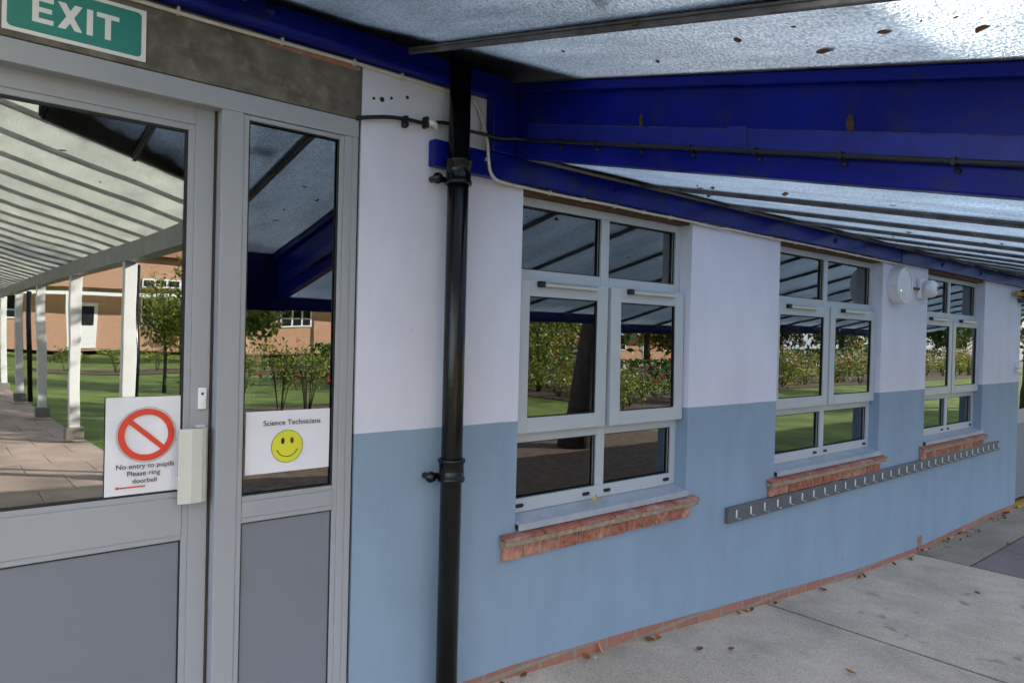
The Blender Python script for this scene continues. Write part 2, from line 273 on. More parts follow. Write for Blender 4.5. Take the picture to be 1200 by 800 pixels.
# ------------------------------------------------------------------ mesh helpers
class MB:
    def __init__(s): s.v = []; s.f = []; s.m = []; s.sm = []
    def add(s, vs, fs, mi=0, smooth=False):
        b = len(s.v); s.v += [tuple(v) for v in vs]
        for f in fs: s.f.append([b+i for i in f]); s.m.append(mi); s.sm.append(smooth)
        return s
    def box(s, x0, x1, y0, y1, z0, z1, mi=0):
        v = [(x, y, z) for z in (z0, z1) for y in (y0, y1) for x in (x0, x1)]
        return s.add(v, [(0, 2, 3, 1), (4, 5, 7, 6), (0, 1, 5, 4), (2, 6, 7, 3), (0, 4, 6, 2), (1, 3, 7, 5)], mi)
    def hexa(s, p, mi=0):           # 8 points ordered like box
        return s.add(p, [(0, 2, 3, 1), (4, 5, 7, 6), (0, 1, 5, 4), (2, 6, 7, 3), (0, 4, 6, 2), (1, 3, 7, 5)], mi)
    def prism(s, poly, z0, z1, axis='z', mi=0, smooth=False):
        """poly in the plane across axis; z0,z1 along it. axis x: poly=(y,z); y: (x,z); z: (x,y)"""
        def P(a, b, c): return {'x': (c, a, b), 'y': (a, c, b), 'z': (a, b, c)}[axis]
        n = len(poly); vs = [P(a, b, z0) for a, b in poly] + [P(a, b, z1) for a, b in poly]
        s.add(vs, [(i, (i+1) % n, n+(i+1) % n, n+i) for i in range(n)], mi, smooth)
        b = len(s.v) - 2*n
        s.f += [[b+i for i in range(n)][::-1], [b+n+i for i in range(n)]]; s.m += [mi, mi]; s.sm += [False, False]
        return s
    def disc(s, cx, cz, r, y0, y1, n=40, mi=0, smooth=False):
        return s.prism([(cx+r*math.cos(2*math.pi*i/n), cz+r*math.sin(2*math.pi*i/n)) for i in range(n)], y0, y1, 'y', mi)
    def ring(s, cx, cz, r0, r1, y0, y1, n=64, mi=0):
        vs = []
        for y in (y0, y1):
            for r in (r0, r1): vs += [(cx+r*math.cos(2*math.pi*i/n), y, cz+r*math.sin(2*math.pi*i/n)) for i in range(n)]
        fs = []
        for i in range(n):
            j = (i+1) % n
            fs += [(i, j, n+j, n+i), (2*n+i, 3*n+i, 3*n+j, 2*n+j), (n+i, n+j, 3*n+j, 3*n+i), (i, 2*n+i, 2*n+j, j)]
        return s.add(vs, fs, mi)
    def tube(s, pts, r, n=10, mi=0, cap=True):
        pts = [Vector(p) for p in pts]; rs = r if isinstance(r, (list, tuple)) else [r]*len(pts)
        vs = []; k = len(pts); up = None
        for i, p in enumerate(pts):
            t = (pts[min(i+1, k-1)] - pts[max(i-1, 0)]).normalized()
            if up is None: up = Vector((0, 0, 1)) if abs(t.z) < .9 else Vector((1, 0, 0))
            a = t.cross(up)
            if a.length < 1e-4: a = t.orthogonal()
            a.normalize(); b = a.cross(t).normalized(); up = b
            for j in range(n):
                q = 2*math.pi*j/n; vs.append(p + rs[i]*(math.cos(q)*a + math.sin(q)*b))
        fs = [(i*n+j, i*n+(j+1) % n, (i+1)*n+(j+1) % n, (i+1)*n+j) for i in range(k-1) for j in range(n)]
        s.add(vs, fs, mi, True)
        if cap:
            b0 = len(s.v) - k*n
            s.f += [[b0+j for j in range(n)][::-1], [b0+(k-1)*n+j for j in range(n)]]; s.m += [mi, mi]; s.sm += [False, False]
        return s
    def lathe(s, prof, origin, axis='z', n=32, mi=0):
        """prof: (r, h) list revolved about axis at origin"""
        o = Vector(origin); vs = []
        for r, h in prof:
            for j in range(n):
                q = 2*math.pi*j/n; a, b = r*math.cos(q), r*math.sin(q)
                vs.append(o + Vector({'z': (a, b, h), 'y': (a, -h, b), 'x': (h, a, b)}[axis]))
        k = len(prof)
        return s.add(vs, [(i*n+j, i*n+(j+1) % n, (i+1)*n+(j+1) % n, (i+1)*n+j) for i in range(k-1) for j in range(n)], mi, True)
    def build(s, name, mats, parent=None, bevel=0., base=None, seg=2):
        if not isinstance(mats, (list, tuple)): mats = [mats]
        me = bpy.data.meshes.new(name)
        off = Vector((0, 0, 0))
        root = parent
        while root is not None and root.parent is not None: root = root.parent
        if root is not None: off = root.location.copy()
        elif base is not None: off = Vector(base)
        me.from_pydata([Vector(v) - off for v in s.v], [], s.f)
        for m in mats: me.materials.append(m)
        me.polygons.foreach_set('material_index', s.m); me.polygons.foreach_set('use_smooth', s.sm)
        bm = bmesh.new(); bm.from_mesh(me); bmesh.ops.recalc_face_normals(bm, faces=bm.faces); bm.to_mesh(me); bm.free()
        me.update()
        o = bpy.data.objects.new(name, me); C.objects.link(o)
        if parent is not None: o.parent = parent
        elif base is not None: o.location = off
        if bevel:
            b = o.modifiers.new('edge', 'BEVEL'); b.width = bevel; b.segments = seg; b.limit_method = 'ANGLE'; b.angle_limit = .7
        return o

def tag(o, label=None, cat=None, group=None, kind=None):
    for k, v in (('label', label), ('category', cat), ('group', group), ('kind', kind)):
        if v: o[k] = v
    return o
def thing(name, loc, label, cat, group=None):
    o = bpy.data.objects.new(name, None); C.objects.link(o); o.location = loc; o.empty_display_size = .1
    return tag(o, label, cat, group)
def text(body, name, x0, x1, zc, y, material, parent, height=None):
    """sans lettering standing in the wall plane, fitted between x0 and x1, centred on zc"""
    cu = bpy.data.curves.new(name, 'FONT'); cu.body = body; cu.extrude = .002; cu.size = 1; cu.align_x = 'LEFT'
    t = bpy.data.objects.new(name, cu); C.objects.link(t)
    me = bpy.data.meshes.new_from_object(t.evaluated_get(bpy.context.evaluated_depsgraph_get()))
    bpy.data.objects.remove(t)
    co = np.empty(len(me.vertices)*3); me.vertices.foreach_get('co', co); co = co.reshape(-1, 3)
    mn, mxx = co.min(0), co.max(0); sc = (x1-x0)/(mxx[0]-mn[0]); sz = sc if height is None else height/(mxx[1]-mn[1])
    loc = np.array(parent.location if parent.parent is None else parent.parent.location)
    new = np.empty_like(co)
    new[:, 0] = x0 + (co[:, 0]-mn[0])*sc; new[:, 2] = zc + (co[:, 1]-(mn[1]+mxx[1])/2)*sz; new[:, 1] = y - co[:, 2]*.15
    me.vertices.foreach_set('co', (new - loc).ravel()); me.update(); me.materials.clear(); me.materials.append(material); me.name = name
    o = bpy.data.objects.new(name, me); C.objects.link(o); o.parent = parent
    return o

def interp(x, T):
    return float(np.interp(x, [a for a, b in T], [b for a, b in T]))
GZ = [(-40, -1.42), (.5, -1.43), (1.3, -1.47), (2.06, -1.525), (2.95, -1.585), (4.22, -1.682), (5.43, -1.756), (6.75, -1.789), (8.6, -1.782), (9.4, -1.786), (90, -1.78)]
PB = [(-12, -1.37), (1.26, -1.43), (1.8, -1.463), (2.06, -1.467), (2.945, -1.521), (4.217, -1.615), (5.43, -1.704), (6.65, -1.742), (8.6, -1.722), (9.38, -1.733), (25, -1.73)]
gz = lambda x: interp(x, GZ)
KX = lambda y: (D+y)/D

# ------------------------------------------------------------------ the ground
def sheet(name, x0, x1, y0, y1, m, dz, th=.0, nx=None, kind='structure'):
    """strip of ground following the fall of the path"""
    xs = sorted(set([x0, x1] + [a for a, b in GZ if x0 < a < x1] + list(np.linspace(x0, x1, nx or max(2, int(min(60, (x1-x0)/.4)))))))
    b = MB(); n = len(xs)
    vs = [(x, y, gz(x)+dz) for x in xs for y in (y0, y1)]
    b.add(vs, [(2*i, 2*i+2, 2*i+3, 2*i+1) for i in range(n-1)])
    if th:
        vs2 = [(x, y, gz(x)+dz-th) for x in xs for y in (y0, y1)]
        b.add(vs+vs2, [(2*i, 2*n+2*i, 2*n+2*i+2, 2*i+2) for i in range(n-1)] + [(2*i+1, 2*i+3, 2*n+2*i+3, 2*n+2*i+1) for i in range(n-1)]
              + [(0, 1, 2*n+1, 2*n), (2*n-2, 4*n-2, 4*n-1, 2*n-1)])
    return b
b = sheet('lawn', -90, 120, -140, 12, None, -.035, nx=60)
tag(b.build('lawn', M['grass']), kind='structure')
b = sheet('', -3, 30, -3.0, .3, None, -.0055, nx=70)
tag(b.build('joint_bed', M['joint']), kind='structure')
b = MB()
def slab(b, x0, x1, y0, y1, g=.013):
    s = sheet('', x0+g, x1-g, y0+g, y1-g, None, 0, .03)
    b.add(s.v, s.f)
for x0, x1 in ((-2.4, -.2), (-.2, 2.0), (2.0, 4.22), (4.22, 6.6)):
    for y0, y1 in ((-2.45, .05),): slab(b, x0, x1, y0, y1)
tag(b.build('concrete_path', M['concrete'], bevel=.004), kind='structure')
b = MB(); slab(b, 6.6, 30, -.42, .05)
tag(b.build('path_margin', M['concrete2']), kind='structure')
b = MB()
for i in range(30):
    for j in range(4): slab(b, 6.6+i*.75, 6.6+(i+1)*.75, -.42-(j+1)*.55, -.42-j*.55, .004)
tag(b.build('paved_path', M['paver'], bevel=.003), kind='structure')
b = MB()
for j in range(40):
    off = .3*(j % 2)
    for i in range(-3, 4):
        x0 = -1.55+.6*i+off+1.2; x0 = max(-1.6, x0); x1 = min(1.75, -1.55+.6*(i+1)+off+1.2)
        if x1-x0 > .05: slab(b, x0, x1, -2.46-.75*(j+1), -2.46-.75*j, .004)
tag(b.build('walkway_paving', M['slab']), kind='structure')
for nm, x0, x1, y0, y1 in (('flower_bed', 4.0, 9.5, -13.6, -8.4), ('flower_bed', 14, 60, -17, -11.5), ('flower_bed', 2.0, 11, -8.2, -3.1), ('flower_bed', 3.5, 14, -30, -27)):
    b = sheet('', x0, x1, y0, y1, None, -.012, nx=12)
    tag(b.build(nm, M['soil']), kind='structure')

# ------------------------------------------------------------------ the school building
B = thing('school_building', (0, 0, -1.5), 'school building with pale lilac and light blue painted wall, grey framed windows and doors', 'building')
WIN = [(2.06, 3.31), (4.25, 5.80), (6.71, 8.20)]
ZT, ZB = .665, -.84
xs = sorted([-12, -.26, 1.262, 9.40, 10.7, 25] + [x for w in WIN for x in w])
b = MB()
zs = [-1.40, ZB, ZT, .775, .80]
def solid(x0, x1, zt):   # wall pieces: front face at y=0, 0.3 thick
    pass
segs = [(-12, -.26), (1.262, 2.06), (3.31, 4.25), (5.80, 6.71), (8.20, 9.40), (10.7, 25)]
def wallpiece(x0, x1, z0, z1, low=False):
    cuts = sorted(set([x0, x1] + ([a for a, c in PB if x0 < a < x1] if low else [])))
    for a, c in zip(cuts[:-1], cuts[1:]):
        za, zc = (interp(a, PB), interp(c, PB)) if low else (z0, z0)
        b.hexa([(a, 0, za), (c, 0, zc), (a, .3, za), (c, .3, zc), (a, 0, z1), (c, 0, z1), (a, .3, z1), (c, .3, z1)])
for x0, x1 in segs: wallpiece(x0, x1, 0, 1.0, True)
for x0, x1 in WIN: wallpiece(x0, x1, 0, ZB-.02, True); wallpiece(x0, x1, ZT, 1.0)
wallpiece(9.40, 10.7, .62, 1.0)
bmw = b
wall = b.build('painted_wall', M['wall'], B)
bm = bmesh.new(); bm.from_mesh(wall.data); bmesh.ops.remove_doubles(bm, verts=bm.verts, dist=1e-4)
# drop the inner faces where two pieces meet
seen = {}
for f in bm.faces: seen.setdefault(tuple(round(c, 3) for c in f.calc_center_median()), []).append(f)
bmesh.ops.delete(bm, geom=[f for l in seen.values() if len(l) > 1 for f in l], context='FACES')
bmesh.ops.recalc_face_normals(bm, faces=bm.faces); bm.to_mesh(wall.data); bm.free()
for x, z, r in ((1.31, .868, .006), (1.345, .872, .010), (1.385, .886, .006), (1.455, .905, .007)):
    MB().disc(x, z, r, -.0015, .002, 12).build('screw_hole', M['rust'], B)
MB().box(.9, 1.25, -.0052, -.003, .952, .972).build('red_stain', M['plinth'], B)
# upper wall above the canopy and flat roof
MB().box(-12, 25, .02, .3, 1.0, 1.24).build('parapet', M['obrick'], B)
MB().box(-14, 34, 3.5, 12, 1.3, 4.9).build('sun_block_storey', M['stone'], B)  # unseen block, added and sized to keep sun off the canopy glass
MB().box(-12, 25, .3, 3.49, 1.08, 1.2).build('flat_roof', M['sky_grey'], B)
MB().box(-12.1, 25.1, -.02, .34, 1.24, 1.29).build('coping', M['stone'], B)
# brick plinth under the paint edge
b = MB()
for x0, x1 in ((-12, -.26), (1.262, 9.40), (10.7, 25)):
    cuts = sorted(set([x0, x1] + [a for a, c in PB+GZ if x0 < a < x1]))
    for a, c in zip(cuts[:-1], cuts[1:]):
        b.hexa([(a, .006, gz(a)-.05), (c, .006, gz(c)-.05), (a, .25, gz(a)-.05), (c, .25, gz(c)-.05),
                (a, .006, interp(a, PB)+.02), (c, .006, interp(c, PB)+.02), (a, .25, interp(a, PB)+.02), (c, .25, interp(c, PB)+.02)])
b.box(6.655, 6.735, -.004, .2, -1.76, -1.648)
b.build('brick_plinth', M['plinth'], B)
# the concrete lintel over the door
MB().box(-.9, 1.258, -.004, .25, .776, 1.02).build('concrete_lintel', M['lintel'], B, bevel=.004)
# dark lining of the rooms behind the glass
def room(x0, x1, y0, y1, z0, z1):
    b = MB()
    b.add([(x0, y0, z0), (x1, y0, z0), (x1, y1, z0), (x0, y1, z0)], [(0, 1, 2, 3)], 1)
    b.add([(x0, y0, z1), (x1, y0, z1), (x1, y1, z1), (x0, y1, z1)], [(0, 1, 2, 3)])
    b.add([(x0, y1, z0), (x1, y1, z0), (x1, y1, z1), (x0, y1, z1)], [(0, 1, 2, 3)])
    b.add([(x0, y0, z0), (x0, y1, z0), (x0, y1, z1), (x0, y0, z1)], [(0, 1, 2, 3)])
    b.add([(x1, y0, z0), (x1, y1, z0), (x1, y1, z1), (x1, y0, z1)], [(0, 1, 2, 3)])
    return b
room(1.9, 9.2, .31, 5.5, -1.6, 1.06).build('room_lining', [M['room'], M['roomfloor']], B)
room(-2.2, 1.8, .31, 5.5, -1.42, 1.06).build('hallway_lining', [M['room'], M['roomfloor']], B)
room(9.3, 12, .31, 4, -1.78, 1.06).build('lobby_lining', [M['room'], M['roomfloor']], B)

def frame_bar(b, x0, x1, z0, z1, y0, y1): b.box(x0, x1, y0, y1, z0, z1)

def pane_obj(name, x0, x1, z0, z1, y, parent, m, tilt=None):
    return MB().box(x0, x1, y, y+.006, z0, z1).build(name, m, parent)

def gasket(b, x0, x1, z0, z1, y0, y1, w=.006, mi=0):
    b.box(x0, x0+w, y0, y1, z0, z1, mi); b.box(x1-w, x1, y0, y1, z0, z1, mi)
    b.box(x0+w, x1-w, y0, y1, z0, z0+w, mi); b.box(x0+w, x1-w, y0, y1, z1-w, z1, mi)

def window(x0, x1, ajar=0.):
    yf = .075                                    # face of the outer frame
    zt, zb = .632, -.815
    m0 = (x0+x1)/2; mw = .030; fw = .046; ye = .15
    f = MB()
    # outer frame, mullion, two transoms
    f.box(x0+.002, x0+fw, yf, ye, zb, zt); f.box(x1-fw, x1-.002, yf, ye, zb, zt)
    f.box(x0+fw, x1-fw, yf, ye, .592, zt); f.box(x0+fw, x1-fw, yf, ye, zb, -.752)
    f.box(m0-mw, m0+mw, yf+.001, ye-.001, -.752, .592)
    for a, c in ((x0+fw, m0-mw), (m0+mw, x1-fw)):
        f.box(a, c, yf+.002, ye-.002, .238, .302); f.box(a, c, yf+.002, ye-.002, -.494, -.430)
    w = f.build('window', M['winframe_lit'], B, bevel=.003)
    MB().box(x0+.002, x1-.002, .02, .2, zt+.001, ZT-.001).build('timber_strip', M['timber'], w)
    for a, c in ((x0+fw, m0-mw), (m0+mw, x1-fw)):
        for z0, z1 in ((.302, .592), (-.752, -.494)):
            g = MB(); gasket(g, a, c, z0, z1, yf+.012, yf+.018, .005); g.build('gasket', M['gasket'], w)
            pane_obj('pane', a+.001, c-.001, z0+.001, z1-.001, yf+.026, w, M['glass'])
            inn = MB(); gasket(inn, a-.012, c+.012, z0-.012, z1+.012, ye+.001, ye+.05, .024); inn.build('inner_bead', M['frame_in'], w)
    # opening sashes standing proud of the frame
    for k, (a, c) in enumerate(((x0+.014, m0-.012), (m0+.012, x1-.014))):
        s = MB(); z0, z1 = -.447, .252; sw = .074; y0, y1 = .036, .074; gy = .050
        ix0, ix1, iz0, iz1 = a+sw, c-sw, z0+sw-.004, z1-sw
        s.box(a, ix0, y0, y1, z0, z1); s.box(ix1, c, y0, y1, z0, z1); s.box(ix0, ix1, y0, y1, iz1, z1); s.box(ix0, ix1, y0, y1, z0, iz0)
        so = s.build('sash', M['winframe_lit'], w, bevel=.003)
        gk = MB(); gasket(gk, ix0, ix1, iz0, iz1, y0+.006, y0+.012, .005); go = gk.build('sash_gasket', M['gasket'], w)
        po = pane_obj('pane', ix0+.001, ix1-.001, iz0+.001, iz1-.001, gy, w, M['glass'])
        ib = MB(); gasket(ib, ix0-.012, ix1+.012, iz0-.012, iz1+.012, .152, .2, .024); ib.build('inner_bead', M['frame_in'], w)
        v0 = a+.115*(c-a)/.6; v1 = v0+.385
        v = MB(); v.prism([(.036, .222), (.012, .224), (.010, .236), (.020, .246), (.036, .247)], v0+.03, v1, 'x'); v.box(v0, v0+.03, .008, .036, .221, .248, 1)
        vo = v.build('trickle_vent', [M['vent'], M['gasket']], w, bevel=.002)
        if k == 1 and ajar:                       # top-hung sash resting slightly open
            piv = Vector((0, .074, z1)) - B.location
            R = Matrix.Translation(piv) @ Matrix.Rotation(-ajar, 4, 'X') @ Matrix.Translation(-piv)
            for o in (so, go, po, vo): o.data.transform(R)
    # drain caps
    for x in (x0+.085, m0-.10, m0+.055, x1-.085):
        d = MB(); d.prism([(x+dx*.024, -.783+dz*.0085) for dx, dz in ((-1, -.3), (-.8, -1), (.8, -1), (1, -.3), (1, .3), (.8, 1), (-.8, 1), (-1, .3))], yf-.006, yf, 'y'); d.build('drain_cap', M['gasket'], w)
    # pressed metal sill; a black plate paints the dark of its open end
    s = MB(); yo = -.022
    s.prism([(yf, -.816), (yf, -.820), (yo+.002, -.842), (yo+.002, -.868), (yo, -.868), (yo, -.838)], x0+.002, x1-.002, 'x')
    s.box(x0+.004, x0+.006, yo+.003, .0, -.866, -.843, 1)
    s.build('metal_sill', [M['sillm'], M['gasket']], w)
    # creasing tile, mortar and a row of headers below
    t = MB(); X0, X1, yt = x0-.095, x1+.075, -.048
    n = max(5, int(round((X1-X0)/.235))); cw = (X1-X0)/n
    for i in range(n):
        wob = random.uniform(-.003, .003)
        t.hexa([(X0+i*cw+.004, yt+wob, -.897), (X0+(i+1)*cw-.004, yt+wob*.5, -.897), (X0+i*cw+.004, .0, -.889), (X0+(i+1)*cw-.004, .0, -.889),
                (X0+i*cw+.003, yt+wob, -.884), (X0+(i+1)*cw-.003, yt+wob*.5, -.885), (X0+i*cw+.003, .0, -.872), (X0+(i+1)*cw-.003, .0, -.872)])
    t.build('tile_sill', M['tile'], w, bevel=.004)
    mo = MB(); mo.box(X0+.006, X1-.006, yt+.004, .0, -.922, -.8965); mo.box(X0+.018, X1-.07, -.016, 0, -.984, -.922)
    mo.build('mortar_bed', M['mortar'], w, bevel=.004)
    br = MB(); x = X0+.014; i = 0
    while x < X1-.075:
        e = min(x+.105, X1-.066); dz = random.uniform(-.003, .003)
        br.box(x, e, -.022+random.uniform(-.002, .002), -.001, -.986+dz, -.921, 1 if random.random() < .3 else 0); x += .1165; i += 1
    br.build('brick_header', [M['brick'], M['brickb']], w, bevel=.004)
    for xe in (m0-mw-.06, x1-fw-.06): MB().box(xe-.014, xe+.014, .20, .23, -.80, .60).build('inner_post', M['frame_in'], w)
    # inside: window board and pale reveal
    MB().box(x0-.05, x1+.1, .31, .55, -.85, -.815).build('window_board', M['frame_in'], w)
    MB().box(x1-.01, x1+.0, .2, .30, -.80, .6).build('inner_reveal', M['frame_in'], w)
    return w
for i, (x0, x1) in enumerate(WIN): window(x0, x1, math.radians(.9) if i == 0 else 0.)

def grooves(b, x, z0, z1, y, w=.0016): b.box(x-w/2, x+w/2, y, y+.002, z0, z1)

# entrance door and its side light -----------------------------------
f = MB(); yF, yB = -.002, .11
f.box(-.26, 1.252, yF, yB, .708, .774)                       # head
f.box(-.26, -.20, yF, yB, -1.46, .708)
f.box(.764, .834, yF, yB, -1.48, .708); f.box(.834, .852, yF+.003, yB, -1.48, .706)
f.box(1.178, 1.196, yF+.003, yB, -1.48, .706); f.box(1.196, 1.226, yF, yB, -1.50, .708); f.box(1.226, 1.252, yF+.002, yB, -1.50, .708)
f.box(.852, 1.178, yF+.003, yB, .690, .706)                  # top bead of the side light
f.box(.852, 1.178, yF, yB, -.634, -.580); f.box(.852, 1.178, yF+.003, yB, -.580, -.562); f.box(.852, 1.178, yF+.003, yB, -.652, -.634)
f.box(.852, 1.178, yF, yB, -1.50, -1.40)
door = f.build('entrance_door', M['frame'], B, bevel=.0025)
MB().box(.7565, .7615, .045, .1, -1.48, .716).build('door_rebate', M['gap'], door)
MB().box(1.2525, 1.262, .012, .1, -1.48, .774).build('sealant_joint', M['gap'], door)
gq = [(.852, 1.178, -.562, .690, .004, .012, .004), (.852, 1.178, -1.40, -.652, .006, .012, .004), (-.10, .677, -.532, .632, .058, .0645, .007), (-.10, .677, -1.36, -.690, .058, .0645, .005)]
for q in gq:
    g = MB(); gasket(g, *q); g.build('gasket', M['gasket'], door)
MB().box(.853, 1.177, .018, .024, -.561, .689).build('side_pane', M['doorglass'], door)
MB().box(.853, 1.177, .010, .05, -1.399, -.653).build('side_panel', M['panel'], door)
# the leaf, set back behind the frame
l = MB(); y0, y1 = .05, .10; zl0, zl1 = -1.44, .716
l.box(.697, .756, y0, y1, zl0, zl1); l.box(.677, .697, y0+.003, y1, zl0, zl1-.064)
l.box(-.19, -.12, y0, y1, zl0, zl1); l.box(-.12, -.10, y0+.003, y1, zl0, zl1-.084)
l.box(-.12, .697, y0, y1, .652, zl1); l.box(-.10, .677, y0+.003, y1, .632, .652)
l.box(-.10, .677, y0, y1, -.672, -.550); l.box(-.10, .677, y0+.003, y1, -.550, -.532); l.box(-.10, .677, y0+.003, y1, -.690, -.672)
l.box(-.10, .677, y0, y1, zl0, -1.36)
l.build('door_leaf', M['frame'], door, bevel=.002)
MB().box(-.099, .676, .066, .072, -.531, .631).build('door_pane', M['doorglass'], door)
MB().box(-.099, .676, .062, .09, -1.359, -.691).build('kick_panel', M['panel'], door)
# pull handle: a plate that curls back to the stile on its right
pts = [(.652, .004), (.690, -.002), (.722, .000), (.737, .008), (.746, .022), (.749, .05)]
poly = pts + [(x-.004 if x > .72 else x, y+.005) for x, y in reversed(pts)]
h = MB(); h.prism(poly, -.563, -.325, 'z'); h.box(.655, .672, .008, .05, -.40, -.36); h.box(.655, .672, .008, .05, -.52, -.48); h.box(.712, .74, .03, .05, -.327, -.318)
h.build('door_handle', M['handle'], door, bevel=.0015)
# a second doorway at the far end of the wall
f = MB()
f.box(9.405, 9.47, .02, .12, -1.75, .60); f.box(10.63, 10.695, .02, .12, -1.75, .60); f.box(9.47, 10.63, .02, .12, .54, .60); f.box(9.47, 10.63, .03, .11, -.86, -.70); f.box(10.02, 10.09, .025, .115, -1.75, .54)
fd = f.build('far_doorway', M['frame'], B, bevel=.003)
MB().box(9.47, 10.63, .05, .056, -.70, .54).build('door_pane', M['glass'], fd)
MB().box(9.47, 10.63, .05, .08, -1.72, -.86).build('kick_panel', M['panel'], fd)
MB().box(9.405, 10.7, -.03, .1, -1.80, -1.765).build('threshold', M['orange'], fd, bevel=.004)
MB().box(9.40, 10.70, .0, .2, .603, .619).build('timber_strip', M['timber'], fd)

# ------------------------------------------------------------------ canopy over the path
CN = thing('glazed_canopy', (1.97, 0, gz(2)), 'royal blue framed canopy with obscured glass panes along the wall', 'canopy')
YO = 2.50
zu = lambda y: 1.085 + SLOPE*y        # underside of upper glass (y negative outwards)
zl = lambda y: .785 + SLOPE*y
XB = 1.97
# wall plates (fascias)
f = MB(); f.box(-3, XB-.10, -.05, 0, .985, 1.125); f.box(-3, XB-.10, -.062, -.05, .985, 1.012); f.build('wall_plate', M['blue'], CN, bevel=.005)
f = MB(); f.box(1.556, 6.02, -.045, 0, .655, .760); f.box(6.03, 14, -.045, 0, .655, .760); f.build('wall_plate', M['blue'], CN, bevel=.006)
MB().box(1.84, 1.969, -.055, -.0, .761, 1.12).build('end_plate', M['blue'], CN, bevel=.006)
for x in (2.62, 4.9, 6.9, 7.9): MB().lathe([(0, .012), (.011, .012), (.014, .004), (.022, .003), (.022, 0)], (x, -.045, .705), 'y', 10).build('coach_bolt', M['blue'], CN)
for x in (.9, .25): MB().lathe([(0, .012), (.011, .012), (.014, .004), (.022, .003), (.022, 0)], (x, -.05, 1.05), 'y', 10).build('coach_bolt', M['blue'], CN)
def sloped(b, x0, x1, ya, yb, lo, hi, mi=0):
    """box between y=ya (near wall) and yb, bottom/top heights given as functions of y"""
    b.hexa([(x0, yb, lo(yb)), (x1, yb, lo(yb)), (x0, ya, lo(ya)), (x1, ya, lo(ya)), (x0, yb, hi(yb)), (x1, yb, hi(yb)), (x0, ya, hi(ya)), (x1, ya, hi(ya))], mi)
bm_ = MB(); sloped(bm_, XB, XB+.06, -.002, -YO, lambda y: .768+SLOPE*y, lambda y: 1.083+SLOPE*y)
sloped(bm_, XB-.022, XB, -.056, -YO, lambda y: 1.045+SLOPE*y, lambda y: 1.083+SLOPE*y)
cross = bm_.build('cross_beam', M['blue'], CN, bevel=.005)
t = MB(); sloped(t, XB-.007, XB-.0005, -.13, -YO+.05, lambda y: .848+SLOPE*y, lambda y: .912+SLOPE*y)
sloped(t, XB-.011, XB-.0075, -1.09, -1.16, lambda y: .842+SLOPE*y, lambda y: .920+SLOPE*y)
t.build('beam_band', M['bluetape'], cross, bevel=.003)
M['dust'] = mat('grey_blue_dust', (.05, .055, .13), .9, var=.7, scale=30)
t = MB(); sloped(t, XB-.0085, XB-.0072, -.13, -YO+.05, lambda y: .9105+SLOPE*y, lambda y: .9125+SLOPE*y); t.build('dust_line', M['dust'], cross)
t = MB(); sloped(t, XB-.0095, XB-.0072, -.13, -YO+.05, lambda y: .848+SLOPE*y, lambda y: .8495+SLOPE*y); t.build('dust_line', M['dust'], cross)
for y, s in ((-.735, .8), (-1.475, 1.)):
    r = MB(); z = .937+SLOPE*y
    r.prism([(y-.010*s, z-.022), (y+.008*s, z-.026), (y+.013*s, z+.004), (y+.004*s, z+.028*s), (y-.007*s, z+.018)], XB-.0035, XB-.0006, 'x'); r.build('rust_hole', M['rust'], cross)
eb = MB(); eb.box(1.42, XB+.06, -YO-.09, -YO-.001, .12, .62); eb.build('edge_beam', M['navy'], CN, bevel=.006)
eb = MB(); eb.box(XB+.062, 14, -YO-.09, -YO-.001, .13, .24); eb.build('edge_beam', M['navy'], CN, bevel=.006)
gu = MB(); gu.tube([(XB+.1, -YO-.15, .20), (14, -YO-.15, .18)], .06, 12); gu.build('gutter', M['flash'], CN)
# glass and bars
ubars = [1.43, .80]
vy = lambda x: -1.05-.57*(x-.42)/1.01      # the valley where the walkway roof meets the canopy
def glazing(bars, zf, xa, xb, gm, bw=.021, d1=.018, d2=.042):
    yo = lambda x: YO if x > 1.42 else -vy(x)
    edges = [xa]+sorted(bars)+[xb]
    for a, c in zip(edges[:-1], edges[1:]):
        b = MB(); ya, yc = (-YO, -YO) if a > 1.42 else (vy(a), vy(c)); xa_, xc_ = a+.004, c-.004
        b.hexa([(xa_, ya, zf(ya)), (xc_, yc, zf(yc)), (xa_, -.02, zf(-.02)), (xc_, -.02, zf(-.02)), (xa_, ya, zf(ya)+.006), (xc_, yc, zf(yc)+.006), (xa_, -.02, zf(-.02)+.006), (xc_, -.02, zf(-.02)+.006)])
        b.build('roof_pane', gm, CN)
    for x in sorted(bars):
        b = MB(); sloped(b, x-bw, x+bw, -.055, -yo(x)+.01, lambda y: zf(y)-d1, lambda y: zf(y)-.001)
        sloped(b, x-.009, x+.009, -.055, -yo(x)+.01, lambda y: zf(y)-d2, lambda y: zf(y)-d1)
        sloped(b, x-.021, x+.021, -.03, -yo(x), lambda y: zf(y)+.007, lambda y: zf(y)+.02)
        b.build('glazing_bar', M['bar'], CN, bevel=.003)
glazing(ubars, zu, .42, XB+.03, M['roofglass'], .015, .008, .023)
lbars = [2.79+.70*i for i in range(16)]
glazing(lbars, zl, XB+.06, 14, M['roofglass2'], .018, .008, .020)
b = MB(); sloped(b, XB-.03, XB-.002, -.06, -YO, lambda y: 1.084+SLOPE*y, lambda y: 1.092+SLOPE*y); b.build('beam_cap', M['bar'], CN)
